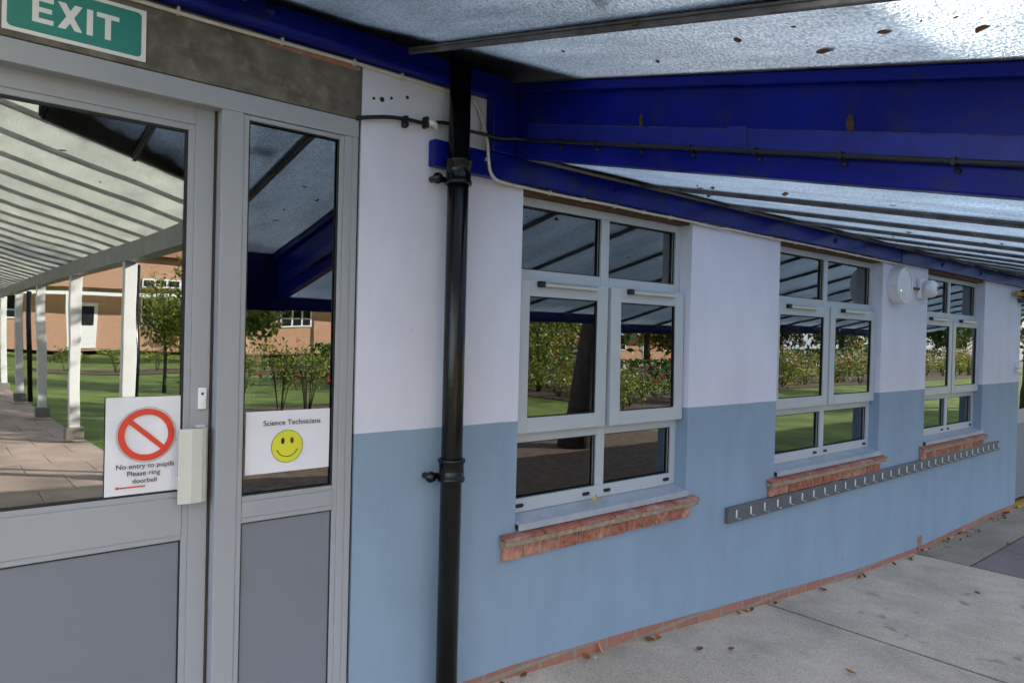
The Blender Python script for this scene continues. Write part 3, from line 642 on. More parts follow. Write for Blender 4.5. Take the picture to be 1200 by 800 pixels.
# lead flashing along the wall, lapping over the glass
b = MB()
for x0, x1, o0, o1 in ((.42, 1.15, .17, .17), (1.15, 1.5, .17, .33), (1.5, 1.98, .33, .47)):
    b.hexa([(x0, -o0, zu(-o0)+.022), (x1, -o1, zu(-o1)+.022), (x0, .0, zu(0)+.022), (x1, 0, zu(0)+.022), (x0, -o0, zu(-o0)+.028), (x1, -o1, zu(-o1)+.028), (x0, 0, 1.2), (x1, 0, 1.2)])
xsf = np.linspace(2.03, 14, 60); oo = [.13+.06*random.random() for _ in xsf]
for i in range(len(xsf)-1):
    x0, x1, o0, o1 = xsf[i], xsf[i+1], oo[i], oo[i+1]
    b.hexa([(x0, -o0, zl(-o0)+.022), (x1, -o1, zl(-o1)+.022), (x0, .0, zl(0)+.022), (x1, 0, zl(0)+.022), (x0, -o0, zl(-o0)+.028), (x1, -o1, zl(-o1)+.028), (x0, 0, .87), (x1, 0, .87)])
b.build('flashing', M['flash'], CN)
for x in (3.9, 8.4, 12.9):
    b = MB(); b.box(x-.06, x+.06, -YO-.08, -YO+.03, gz(x), .13); b.build('post', M['post'], CN, bevel=.004)
    b = MB(); b.tube([(x-.28, -YO-.1, .2), (x-.28, -YO-.1, gz(x)+.05)], .04, 12); b.build('downpipe', M['iron'], CN)

# ------------------------------------------------------------------ covered walkway running off behind the camera
WK = thing('covered_walkway', (1.15, -9, -1.43), 'long covered walkway on white posts with ribbed pale roof crossing the lawn', 'walkway')
WX = 1.66
zw = lambda x: .77 + .28*(WX-x)
b = MB()
ys = np.arange(-2.12, -30, -.62)
ys0 = np.array([-.03, -.26, -.88, -1.05, -1.335, -1.62, -2.12, -2.55])
vx = lambda y: .40 if y > -1.05 else (.42+1.01*(-1.05-y)/.57-.02 if y > -1.62 else 1.41)
def rsheet(b, a, c, xa, xc):
    b.hexa([(-1.4, c+.004, zw(-1.4)), (xc, c+.004, zw(xc)), (-1.4, a-.004, zw(-1.4)), (xa, a-.004, zw(xa)), (-1.4, c+.004, zw(-1.4)+.006), (xc, c+.004, zw(xc)+.006), (-1.4, a-.004, zw(-1.4)+.006), (xa, a-.004, zw(xa)+.006)])
for a, c in zip(ys0[:-1], ys0[1:]): rsheet(b, a, c, vx(a), vx(c))
ys = ys - .43
for a, c in zip(ys[:-1], ys[1:]): rsheet(b, a, c, WX, WX)
b.build('roof_sheet', M['roofsheet'], WK)
for y in [-.26, -.88, -1.42, -1.95]+list(ys):
    xr = vx(y) if y > -2.5 else WX
    b = MB(); b.hexa([(-1.4, y-.014, zw(-1.4)-.03), (xr, y-.014, zw(xr)-.03), (-1.4, y+.014, zw(-1.4)-.03), (xr, y+.014, zw(xr)-.03), (-1.4, y-.014, zw(-1.4)-.002), (xr, y-.014, zw(xr)-.002), (-1.4, y+.014, zw(-1.4)-.002), (xr, y+.014, zw(xr)-.002)])
    b.build('rafter', M['rafter'], WK)
MB().box(WX-.14, WX, -30, -2.62, .60, .76).build('gutter_beam', M['rafter'], WK)
MB().box(-1.42, -1.30, -30, -.05, zw(-1.3)-.2, zw(-1.3)-.03).build('ridge_beam', M['bar'], WK)
b = MB(); nv = 26; vv = []
for i in range(nv):
    u = i/(nv-1); x = .425+.985*u; y = vy(x)+.01; wv = (.15*(1-u)+.05)*random.uniform(.75, 1.2)
    vv += [(x, y, zu(y)+.012), (x, y+wv, zu(y+wv)+.012), (x, y, zu(y)+.035), (x, y+wv, zu(y+wv)+.018)]
b.add(vv, [f for i in range(nv-1) for f in ((4*i, 4*i+4, 4*i+5, 4*i+1), (4*i+2, 4*i+3, 4*i+7, 4*i+6), (4*i, 4*i+2, 4*i+6, 4*i+4), (4*i+1, 4*i+5, 4*i+7, 4*i+3))])
tag(b.build('leaf_litter', M['flash']), kind='stuff')
# dark boarding up the valley between the two roofs
def upright(x0, y0, x1, y1, lo0, lo1, hi0, hi1, t=.012):
    d = Vector((x1-x0, y1-y0)).normalized(); n = Vector((-d.y, d.x))*t
    return MB().hexa([(x0, y0, lo0), (x1, y1, lo1), (x0+n.x, y0+n.y, lo0), (x1+n.x, y1+n.y, lo1), (x0, y0, hi0), (x1, y1, hi1), (x0+n.x, y0+n.y, hi0), (x1+n.x, y1+n.y, hi1)])
upright(.40, -.06, .40, -1.04, zu(-.06)+.01, zu(-1.04)+.01, zw(.4)+.02, zw(.4)+.02).build('valley_board', M['flash'], WK)
upright(.41, -1.06, 1.41, -1.63, zu(-1.06)+.01, zu(-1.63)+.01, zw(.41)+.0, zw(1.41)+.0).build('valley_board', M['flash'], WK)
pp = None
for i in range(10):
    y = -5.05-2.85*i
    b = MB(); b.box(1.53, 1.645, y-.055, y+.055, -1.29, .60); b.build('post', M['post'], WK, bevel=.006)
    b = MB(); b.box(1.49, 1.685, y-.095, y+.095, -1.45, -1.29); b.build('stone_footing', M['stone'], WK, bevel=.01)
    b = MB(); b.box(-1.41, -1.30, y-.055, y+.055, -1.45, zw(-1.3)-.2); b.build('post', M['post'], WK, bevel=.006)
for y in (-5.3, -13.2):
    MB().tube([(1.70, y, .6), (1.70, y, -1.42)], .04, 10).build('downpipe', M['iron'], WK)

# ------------------------------------------------------------------ things fixed to the wall
# drainpipe
PX, PY = 1.645, -.085
dp = thing('drainpipe', (PX, PY, gz(PX)), 'black cast iron drainpipe fixed to the painted wall beside the first window', 'drainpipe')
MB().tube([(PX, PY, gz(PX)), (PX, PY, -.2), (PX, PY, 1.06)], .0425, 28).build('pipe', M['iron'], dp)
for zc, hh in ((.635, .05), (-.54, .045)):
    c = MB(); pr = [(.044, -hh), (.0535, -hh), (.0555, -hh+.008), (.0535, -hh+.016), (.050, -hh+.018), (.050, hh-.018), (.0535, hh-.016), (.0560, hh-.008), (.0535, hh), (.044, hh)]
    c.lathe(pr, (PX, PY, zc), 'z', 28)
    co = c.build('collar', M['iron'], dp)
    e = MB(); e.tube([(PX-.03, -.035, zc-.028), (1.575, -.035, zc-.028)], .013, 12); e.lathe([(0, .024), (.014, .024), (.017, .010), (.022, .008), (.022, 0), (.012, 0)], (1.574, -.042, zc-.028), 'y', 12)
    e.tube([(1.574, -.05, zc-.028), (1.574, -.001, zc-.028)], .013, 12)
    e.build('bracket', M['iron'], co)

# cream cable along the fascia
def cable(pts, r, name, m, par, sub=6):
    P = [Vector(p) for p in pts]; out = []
    for i in range(len(P)-1):
        p0, p1, p2, p3 = P[max(i-1, 0)], P[i], P[i+1], P[min(i+2, len(P)-1)]
        for k in range(sub):
            t = k/sub
            out.append(.5*((2*p1) + (-p0+p2)*t + (2*p0-5*p1+4*p2-p3)*t*t + (-p0+3*p1-3*p2+p3)*t**3))
    out.append(P[-1])
    return MB().tube(out, r, 8).build(name, m, par)
wc = thing('cream_cable', (1.7, -.06, .98), 'thin cream cable clipped along the lower edge of the blue fascia', 'cable')
pts = [(-.5, -.012, .972), (.2, -.012, .973), (.7, -.012, .969), (1.2, -.012, .974), (1.56, -.012, .972), (1.72, -.012, .975), (1.775, -.014, .955), (1.81, -.02, .88), (1.815, -.045, .80), (1.82, -.052, .72), (1.83, -.053, .675), (1.86, -.05, .648), (1.93, -.03, .645), (2.05, -.02, .646), (2.3, -.02, .643), (2.6, -.02, .646), (2.9, -.02, .643), (3.25, -.02, .645), (3.52, -.02, .639), (3.62, -.02, .647), (4.0, -.02, .644), (4.6, -.02, .646), (5.3, -.02, .643), (5.95, -.02, .640), (6.05, -.02, .636)]
cable(pts, .0072, 'cable_run', M['wcable'], wc)
for x in (.35, .62, .95, 1.22, 1.42): MB().box(x-.004, x+.004, -.02, 0, .962, .985).build('cable_clip', M['wcable'], wc)
for x in (2.2, 2.42, 2.64, 2.86, 3.08, 3.4, 3.7, 4.1, 4.4, 4.7, 5.0, 5.3, 5.6): MB().box(x-.004, x+.004, -.028, -.012, .634, .654).build('cable_clip', M['wcable'], wc)
for q in ((1.806, 1.824, -.056, -.04, .715, .728), (1.80, 1.818, -.03, 0, .84, .852)): MB().box(*q).build('cable_clip', M['wcable'], wc)
# black cable: out of the door frame, behind the pipe, along the cross beam
bc = thing('black_cable', (1.6, -.03, .8), 'black cable looping from the door frame to the blue cross beam', 'cable')
yb = lambda y: (XB-.022, y, .842+SLOPE*y)
pts = [(1.236, -.006, .776), (1.27, -.016, .785), (1.36, -.02, .805), (1.45, -.018, .815), (1.53, -.018, .818), (1.62, -.02, .838), (1.72, -.028, .828), (1.80, -.062, .818), (1.87, -.072, .816), (1.925, -.10, .82), yb(-.16)] + [yb(-.3-.2*i) for i in range(8)] + [yb(-1.95)]
cable(pts, .0078, 'cable_run', M['bcable'], bc)
MB().box(1.525, 1.538, -.03, 0, .80, .842).build('cable_clip', M['bcable'], bc)
c = MB(); c.box(1.432, 1.446, -.028, 0, .785, .826); c.lathe([(0, .014), (.010, .014), (.012, 0)], (1.435, -.02, .79), 'y', 10); c.build('cable_clip', M['bcable'], bc)
for y in (-.33, -.53, -.74, -.96, -1.20, -1.46, -1.74):
    x, yy, z = yb(y); c = MB(); c.box(x-.010, XB-.001, y-.005, y+.005, z-.0095, z+.0095); c.lathe([(0, -.012), (.006, -.011), (.007, 0)], (XB-.001, y-.003, z-.021), 'x', 8); c.build('cable_clip', M['bcable'], bc)
MB().tube([(1.540, -.024, .818), (1.556, -.026, .826), (1.572, -.026, .815), (1.58, -.022, .805)], [.012, .014, .012, .006], 8).build('tape_wrap', M['white'], bc)

# coat hook rail
cr = thing('coat_hook_rail', (6.2, 0, -1.03), 'long dark grey board of small white coat hooks under the windows', 'coat rail')
MB().hexa([(3.70, -.026, -1.086), (8.70, -.026, -1.072), (3.70, 0, -1.086), (8.70, 0, -1.072), (3.70, -.026, -.992), (8.70, -.026, -.978), (3.70, 0, -.992), (8.70, 0, -.978)]).build('board', M['rail'], cr, bevel=.003)
for i in range(32):
    x = 3.785+i*(8.665-3.785)/31; z = -1.008+.014*(x-3.7)/5
    z -= .030
    h = MB(); h.box(x-.0055, x+.0055, -.0295, -.026, z-.022, z+.026)
    h.tube([(x, -.028, z-.014), (x, -.036, z-.024), (x, -.050, z-.026), (x, -.056, z-.020)], .0028, 6, 1)
    h.build('hook', [M['hook'], M['vent']], cr)

# bulkhead light
lt = thing('bulkhead_light', (6.02, 0, .468), 'round white bulkhead light with a tiny green lamp, high between two windows', 'wall light')
LX, LZ, R = 6.015, .468, .145
MB().lathe([(R*.97, 0), (R, .006), (R, .070), (R*.985, .084), (R*.95, .090), (R*.90, .088), (R*.885, .082)], (LX, 0, LZ), 'y', 56).build('body', M['white'], lt)
MB().lathe([(R*.89, .080), (R*.8, .084), (R*.4, .090), (0, .092)], (LX, 0, LZ), 'y', 56).build('diffuser', M['diffuser'], lt)
MB().lathe([(.007, 0), (.006, .003), (0, .004)], (LX-.085, -.0845, LZ-.045), 'y', 14).build('status_lamp', M['led'], lt)
cable([(6.03, -.02, .637), (6.12, -.02, .640), (6.20, -.02, .625), (6.235, -.02, .58), (6.21, -.02, .535), (6.15, -.02, .515)], .0058, 'lamp_flex', M['wcable'], lt)
# sounder
sd = thing('alarm_sounder', (6.53, 0, .466), 'small white domed alarm sounder beside the round wall light', 'alarm')
sx, sz = 6.545, .472
MB().box(sx-.085, sx+.085, -.035, 0, sz-.085, sz+.085).build('base_plate', M['white'], sd, bevel=.012, seg=3)
MB().lathe([(.062, .03), (.068, .036), (.068, .050), (.074, .052), (.0745, .085), (.068, .108), (.05, .124), (.025, .131), (0, .132)], (sx, 0, sz), 'y', 40).build('dome', M['white'], sd)
MB().box(sx-.008, sx+.020, -.1335, -.128, sz-.020, sz+.02).build('badge', M['rail'], sd)
MB().tube([(6.15, -.02, .47), (6.30, -.02, .468), (6.46, -.02, .468)], .010, 8).build('conduit', M['timber'], sd)
# small floodlight bracket at the far end
fl = thing('security_lamp', (9.3, 0, .57), 'small yellow and black lamp bracket high up at the far corner of the wall', 'lamp')
MB().box(9.02, 9.30, -.06, -.03, .555, .60).build('arm', M['orange'], fl, bevel=.004)
MB().lathe([(.0, .14), (.05, .14), (.05, .05), (.03, .0)], (9.30, 0, .585), 'y', 16).build('lamp_head', M['iron'], fl)
MB().box(9.27, 9.40, -.09, -.0, .49, .535).build('junction_box', M['rail'], fl, bevel=.006)
bx = thing('outdoor_socket', (9.30, 0, -.21), 'small white box on the wall at the far corner', 'socket')
MB().box(9.24, 9.36, -.035, 0, -.27, -.235).build('box', M['white'], bx, bevel=.005)
MB().box(9.24, 9.36, -.045, 0, -.225, -.16).build('cover', M['white'], bx, bevel=.005)

# exit sign
ex = thing('exit_sign', (.355, 0, .87), 'green EXIT sign with white border on the concrete lintel', 'sign')
ye = -.0065
def rrect(x0, x1, z0, z1, r, n=5):
    out = []
    for cx, cz, a0 in ((x1-r, z1-r, 0), (x0+r, z1-r, 90), (x0+r, z0+r, 180), (x1-r, z0+r, 270)):
        out += [(cx+r*math.cos(math.radians(a0+90*i/n)), cz+r*math.sin(math.radians(a0+90*i/n))) for i in range(n+1)]
    return out
MB().box(.178, .533, ye, -.0045, .794, .947).build('sign_board', M['signwhite'], ex)
MB().prism(rrect(.189, .520, .805, .936, .012), ye-.0008, ye-.0001, 'y').build('green_field', M['green'], ex)
L = MB(); z0, z1, s = .832, .905, .0155; ya, yb_ = ye-.0016, ye-.0009
L.box(.246, .246+s, ya, yb_, z0, z1)
for z in (z0, (z0+z1)/2-s*.42, z1-s*.85): L.box(.246+s, .296-(.004 if abs(z-(z0+z1)/2+s*.42) < 1e-6 else 0), ya, yb_, z, z+s*.85)
xm = .336
for sg in (1, -1):
    a, c = (xm-.030, xm+.030)
    if sg == 1: L.prism([(a, z0), (a+.019, z0), (c, z1), (c-.019, z1)], ya, yb_, 'y')
    else: L.prism([(c-.019, z0), (c, z0), (a+.019, z1), (a, z1)], ya-.0002, yb_-.0001, 'y')
L.box(.377, .377+s, ya, yb_, z0, z1)
L.box(.402, .460, ya, yb_, z1-s*.85, z1); L.box(.431-s/2, .431+s/2, ya, yb_, z0, z1-s*.85)
L.build('lettering', M['signwhite'], ex)

# no-entry notice on the door glass
ne = thing('no_entry_notice', (.566, .06, -.37), 'white paper notice with red no entry ring in a clear sleeve on the door glass', 'notice')
k = KX(.06); px0, px1, pz0, pz1 = .445*k, .659*k, -.516*k, -.217*k; yp = .0595
n1, n2 = 12, 14
b = MB(); vs = []
for j in range(n2+1):
    for i in range(n1+1):
        u, v = i/n1, j/n2
        vs.append((px0+(px1-px0)*u, yp-.0012*math.sin(u*7+v*3)*(.3+v)-.001*abs(u-.5), pz0+(pz1-pz0)*v))
b.add(vs, [(j*(n1+1)+i, j*(n1+1)+i+1, (j+1)*(n1+1)+i+1, (j+1)*(n1+1)+i) for j in range(n2) for i in range(n1)], 0, True)
b.build('paper', M['sleeve'], ne)
yq = yp-.0042
cx, cz = .571, -.341
MB().ring(cx, cz, .0625, .0815, yq, yq+.0006).build('red_ring', M['red'], ne)
MB().ring(cx, cz, .0852, .0860, yq, yq+.0006).build('ring_outline', M['ink'], ne)
a = math.radians(-42); ux, uz = math.cos(a), math.sin(a); hw = .0075
MB().prism([(cx+s*.064*ux+t*hw*uz, cz+s*.064*uz-t*hw*ux) for s, t in ((-1, -1), (1, -1), (1, 1), (-1, 1))], yq+.0001, yq+.0007, 'y').build('red_bar', M['red'], ne)
text('No entry to pupils', 'lettering', .487, .652, -.4395, yq, M['ink'], ne)
text('Please ring', 'lettering', .518, .612, -.4625, yq, M['ink'], ne)
text('doorbell', 'lettering', .533, .602, -.4835, yq, M['ink'], ne)
MB().prism([(.484, -.5015), (.492, -.496), (.492, -.4995), (.570, -.4995), (.570, -.5035), (.492, -.5035), (.492, -.507)], yq, yq+.0006, 'y').build('red_arrow', M['red'], ne)

# technicians notice on the side light
te = thing('technicians_notice', (1.02, .017, -.39), 'white paper notice with a yellow smiling face on the narrow side pane', 'notice')
k = KX(.015); tx0, tx1, tz0, tz1 = .860*k, 1.162*k, -.4925*k, -.281*k; yp = .0165
b = MB(); vs = []
for j in range(n2+1):
    for i in range(n1+1):
        u, v = i/n1, j/n2
        vs.append((tx0+(tx1-tx0)*u, yp-.0008*math.sin(u*5+v*4)*(1-v)-.0004, tz0+(tz1-tz0)*v))
b.add(vs, [(j*(n1+1)+i, j*(n1+1)+i+1, (j+1)*(n1+1)+i+1, (j+1)*(n1+1)+i) for j in range(n2) for i in range(n1)], 0, True)
b.build('paper', M['paper'], te)
yq = yp-.0032; k = KX(.015)
text('Science Technicians', 'lettering', .919*k, 1.125*k, -.3235, yq, M['ink'], te)
fx, fz, fr = 1.0105, -.4075, .0555
MB().disc(fx, fz, fr, yq, yq+.0007, 48).build('face', M['yellow'], te)
MB().ring(fx, fz, fr-.0002, fr+.0013, yq-.0001, yq+.0006).build('face_outline', M['ink'], te)
for dx, mm in ((-.0165, 'ink'), (.0165, 'ink_brown')):
    MB().prism([(fx+dx+.0062*math.cos(q), fz+.0195+.011*math.sin(q)) for q in np.linspace(0, 2*math.pi, 20, endpoint=False)], yq-.0012, yq-.0002, 'y').build('eye', M[mm], te)
sm = [(fx+.036*math.cos(math.radians(q)), yq-.0006, fz-.006+.030*math.sin(math.radians(q))) for q in np.linspace(195, 345, 18)]
m_ = MB(); m_.tube(sm, .0014, 6); m_.tube([(fx-.041, yq-.0006, fz-.012), (fx-.031, yq-.0006, fz-.0155)], .001, 6); m_.tube([(fx+.041, yq-.0006, fz-.012), (fx+.031, yq-.0006, fz-.0155)], .001, 6)
m_.build('mouth', M['ink'], te)

# doorbell
k = KX(.045)
db = thing('doorbell', (.718*k, .05, -.23*k), 'small white doorbell push above the pull handle of the door', 'doorbell')
MB().box(.7055*k, .7305*k, .037, .05, -.263*k, -.194*k).build('plate', M['white'], db, bevel=.003)
MB().disc(.717*k, -.213*k, .0042, .0355, .037, 14).build('lens', M['ink'], db)
MB().prism(rrect(.7115*k, .7235*k, -.246*k, -.226*k, .005), .033, .0372, 'y').build('push_button', M['signwhite'], db, bevel=.001)

# bunting inside the first window
bu = thing('paper_bunting', (2.9, .33, .55), 'white and red paper pennants hanging inside the first window', 'bunting')
MB().tube([(2.2, .33, .62), (2.65, .33, .575), (3.1, .33, .575), (3.5, .33, .62)], .0025, 6).build('string', M['wcable'], bu)
for x, w, h, mm in ((2.655, .062, .19, 'paper'), (3.10, .055, .165, 'paper')):
    MB().prism([(x-w, .585), (x+w, .575), (x-.01, .585-h)], .328, .3295, 'y').build('pennant', M[mm], bu)
MB().prism([(3.10-.055, .586), (3.155, .576), (3.135, .53), (3.062, .535)], .326, .3275, 'y').build('pennant_band', M['red'], bu)

# ------------------------------------------------------------------ fallen leaves
def leaf_mesh(L, W, curl, m, nm='fallen_leaf'):
    nx_, ny = 7, 4; vs = []
    for i in range(nx_):
        u = i/(nx_-1); w = W*math.sin(math.pi*min(1, u*.92+.06))**.8*(1.12-.35*u)
        for j in range(ny+1):
            t = (j/ny-.5)*2
            vs.append((L*(u-.5), w*t*.5, curl*(abs(t)**2)*w*.9 + curl*.6*L*(u-.5)**2*2 + .002*math.sin(5*u+3*t)))
    b = MB(); b.add(vs, [(i*(ny+1)+j, (i+1)*(ny+1)+j, (i+1)*(ny+1)+j+1, i*(ny+1)+j+1) for i in range(nx_-1) for j in range(ny)], 0, True)
    me = bpy.data.meshes.new(nm); me.from_pydata(b.v, [], b.f); me.polygons.foreach_set('use_smooth', [True]*len(b.f)); me.materials.append(m); return me
LM = {}
for kn in ('dl1', 'dl2', 'dl3'):
    LM[kn] = [leaf_mesh(l, w, c, M[kn]) for l, w, c in ((.06, .038, .5), (.05, .035, 1.1), (.045, .03, -.8), (.07, .04, .3))]
def leaf(x, y, z, kind, label, group, scale=1., tilt=None):
    me = random.choice(LM[kind]); o = bpy.data.objects.new('fallen_leaf', me); C.objects.link(o)
    o.location = (x, y, z); s = scale*random.uniform(.8, 1.15); o.scale = (s, s, s)
    t = tilt if tilt is not None else .5
    o.rotation_euler = (random.uniform(-t, t), random.uniform(-t, t), random.uniform(0, 6.28))
    tag(o, label, 'leaf', group)
KINDN = {'dl1': 'orange', 'dl2': 'dark brown', 'dl3': 'pale tan'}
def gleaf(x, y, kind, s=1., tilt=.7):
    leaf(x, y, gz(x)+.010*s, kind, KINDN[kind]+' dry leaf lying at the foot of the painted wall', KINDN[kind]+' leaves at the foot of the wall', s*.78, tilt)
for x, kind in ((2.11, 'dl2'), (2.50, 'dl1'), (2.56, 'dl3'), (2.98, 'dl2'), (3.02, 'dl1'), (3.82, 'dl1'), (3.90, 'dl1'), (3.97, 'dl2'), (4.24, 'dl2'), (4.86, 'dl2'), (4.9, 'dl1'), (5.45, 'dl1'), (5.5, 'dl2')):
    gleaf(x, -.03-.02*random.random(), kind, 1.)
for i in range(36):
    x = 5.9+3.6*random.random()**.8
    gleaf(x, -.02-.09*random.random()**2, random.choice(['dl1', 'dl2', 'dl2', 'dl3']), random.uniform(.7, 1.2))
for x, y, kind in ((3.56, -.82, 'dl1'), (5.81, -.70, 'dl1'), (7.54, -.43, 'dl1')):
    leaf(x, y, gz(x)+.012, kind, 'orange dry leaf lying out on the grey concrete path', 'leaves out on the path', .8, .3)
for x, y in ((3.12, -.25), (3.27, -.34)):
    leaf(x, y, gz(x)+.008, 'dl2', 'dark flat leaf pressed on the concrete near the wall', 'dark leaves pressed on the path', .7, .08)
leaf(2.625, -.012, -1.545, 'dl3', 'round pale tan leaf propped against the brick plinth', None, 1.1, 1.2)
leaf(2.60, .02, -.806, 'dl3', 'crumpled tan leaf resting on the metal window sill', None, .75, .6)
for x, y, s in ((1.678, -1.68, .8), (1.706, -1.863, 1.25), (1.794, -1.484, 1.3), (1.644, -1.321, .8), (1.789, -.945, .8), (1.42, -1.168, .8), (1.615, -.695, .5), (1.604, -1.783, .35), (1.613, -1.845, .35), (1.582, -1.511, .35), (.95, -.9, 1.), (1.1, -1.2, 1.), (.6, -.7, .9), (.52, -1.3, 1.), (.66, -.9, 1.2), (.72, -1.6, .8)):
    leaf(x, y, zu(y)-.006, 'dl2', 'brown leaf stuck to the upper glass roof', 'leaves on the glass roof', s*.6, .06)
b = MB(); 
o = bpy.data.objects.new('leaf_clump', leaf_mesh(.13, .075, .6, M['dl2'], 'leaf_clump')); C.objects.link(o); o.location = (1.33, -1.12, zu(-1.12)+.03); o.rotation_euler = (.2, .1, .6)
tag(o, 'dark clump of leaf caught on the glass beside the roof bar', 'leaf')
for i in range(40):
    y = -.35-1.6*random.random(); x = 2.2+5*random.random()
    leaf(x, y, zl(y)-.006, 'dl2', 'brown leaf stuck to the lower glass roof', 'leaves on the lower glass roof', random.uniform(.3, .7), .06)

# ------------------------------------------------------------------ beyond the lawn (seen in the glass)
def leaves(name, pts, size, mats, parent=None, base=None, droop=0.):
    """many small leaf faces at the given points"""
    n = len(pts); pts = np.asarray(pts)
    a = rng.normal(size=(n, 3)); a /= np.linalg.norm(a, axis=1)[:, None]
    if droop: a[:, 2] -= droop; a /= np.linalg.norm(a, axis=1)[:, None]
    c = np.cross(a, rng.normal(size=(n, 3))); c /= np.linalg.norm(c, axis=1)[:, None]
    s = size*rng.uniform(.6, 1.4, n)[:, None]
    V = np.stack([pts-a*s, pts+c*s*.45, pts+a*s, pts-c*s*.45], 1).reshape(-1, 3)
    off = np.zeros(3)
    if parent is not None: off = np.array(parent.location)
    me = bpy.data.meshes.new(name); me.vertices.add(4*n); me.vertices.foreach_set('co', (V-off).ravel())
    me.loops.add(4*n); me.loops.foreach_set('vertex_index', np.arange(4*n)); me.polygons.add(n)
    me.polygons.foreach_set('loop_start', np.arange(0, 4*n, 4)); me.polygons.foreach_set('loop_total', np.full(n, 4))
    if not isinstance(mats, list): mats = [mats]
    for m in mats: me.materials.append(m)
    me.polygons.foreach_set('material_index', rng.integers(0, len(mats), n)); me.update()
    o = bpy.data.objects.new(name, me); C.objects.link(o)
    if parent is not None: o.parent = parent
    return o
def blob_pts(n, c, r, clumps=14):
    cc = rng.normal(size=(clumps, 3)); cc /= np.linalg.norm(cc, axis=1)[:, None]; cc *= rng.uniform(.35, .95, clumps)[:, None]
    k = rng.integers(0, clumps, n); p = cc[k] + rng.normal(size=(n, 3))*.2
    return np.array(c) + p*np.array(r)
def tree(x, y, h, cr, mats, label, trunk_r=.18, n=4500, crown_h=None, lean=0., size=.11):
    z0 = gz(x)-.03
    T = thing('tree', (x, y, z0), label, 'tree')
    top = z0+h*.55
    b = MB(); b.tube([(x, y, z0-.1), (x+lean*.3, y, z0+h*.2), (x+lean*.7, y, z0+h*.42), (x+lean, y, top)], [trunk_r*1.35, trunk_r, trunk_r*.8, trunk_r*.5], 12)
    for i in range(7):
        q = i*2.4; d = Vector((math.cos(q), math.sin(q), .75)); o = Vector((x+lean*.8, y, z0+h*(.38+.03*i)))
        b.tube([o, o+d*cr*.4, o+d*cr*.8+Vector((0, 0, .2))], [trunk_r*.4, trunk_r*.25, .02], 7)
    b.build('trunk', M['bark'], T)
    ch = crown_h or h*.42
    leaves('crown', blob_pts(n, (x+lean, y, z0+h-ch), (cr, cr, ch)), size, mats, T)
    return T
def shrub(x, y, h, w, mats, label, n=500, stems=6, size=.05, cat='shrub', group=None, petals=None, npet=10, low=False):
    z0 = gz(x)-.02
    T = thing('shrub', (x, y, z0), label, cat, group)
    b = MB()
    for i in range(stems):
        q = random.uniform(0, 6.28); e = w*random.uniform(.2, .8)
        b.tube([(x+.05*math.cos(q), y+.05*math.sin(q), z0), (x+e*.5*math.cos(q), y+e*.5*math.sin(q), z0+h*.5), (x+e*math.cos(q), y+e*math.sin(q), z0+h*.9)], [.014, .010, .004], 5)
    b.build('stem', M['bark'], T)
    leaves('foliage', blob_pts(n, (x, y, z0+h*(.5 if low else .68)), (w, w, h*(.5 if low else .36)), 10), size, mats, T)
    if petals: leaves('blossom', np.array((x, y, z0+h*.8)) + rng.normal(size=(npet, 3))*np.array((w*.6, w*.6, h*.2)), .07, petals, T)
    return T
# opposite school range
OB = thing('brick_school_range', (8, -47, -1.45), 'long sunlit orange brick school range with white windows across the lawn', 'building')
MB().box(-40, 70, -55, -47, -1.6, 4.4).build('wall', M['obrick'], OB)
MB().prism([(-46.4, 4.4), (-55.6, 4.4), (-51, 7.2)], -40.4, 70.4, 'x').build('roof', M['otile'], OB)
for i in range(24):
    x = -36+4.4*i
    if i % 4 == 2:
        b = MB(); b.box(x-.6, x+.6, -47.0, -46.93, -1.45, 1.3); b.build('door', M['owhite'], OB)
        b = MB(); b.box(x-.42, x+.42, -46.93, -46.92, -.1, 1.1); b.build('door_pane', M['oglass'], OB)
        continue
    b = MB(); b.box(x-1.25, x+1.25, -47.0, -46.92, .1, 1.75); b.box(x-1.25, x+1.25, -47.0, -46.92, 2.35, 2.95)
    w = b.build('window', M['owhite'], OB)
    b = MB()
    for j in range(3):
        xa = x-1.15+j*.8; b.box(xa, xa+.66, -46.92, -46.905, .72, 1.65); b.box(xa, xa+.66, -46.92, -46.905, .2, .62); b.box(xa, xa+.66, -46.92, -46.905, 2.45, 2.85)
    b.build('pane', M['oglass'], w)
b = MB(); b.hexa([(-40, -45.6, 1.85), (70, -45.6, 1.85), (-40, -46.98, 2.2), (70, -46.98, 2.2), (-40, -45.6, 1.9), (70, -45.6, 1.9), (-40, -46.98, 2.25), (70, -46.98, 2.25)]); b.build('awning', M['roofsheet'], OB)
b = MB(); b.box(-40, 70, -45.6, -45.52, 1.72, 1.92); b.build('awning_beam', M['owhite'], OB)
for i in range(0, 22, 2): MB().box(-37+4.4*i-.07, -37+4.4*i+.07, -45.62, -45.5, -1.5, 1.72).build('awning_post', M['owhite'], OB)
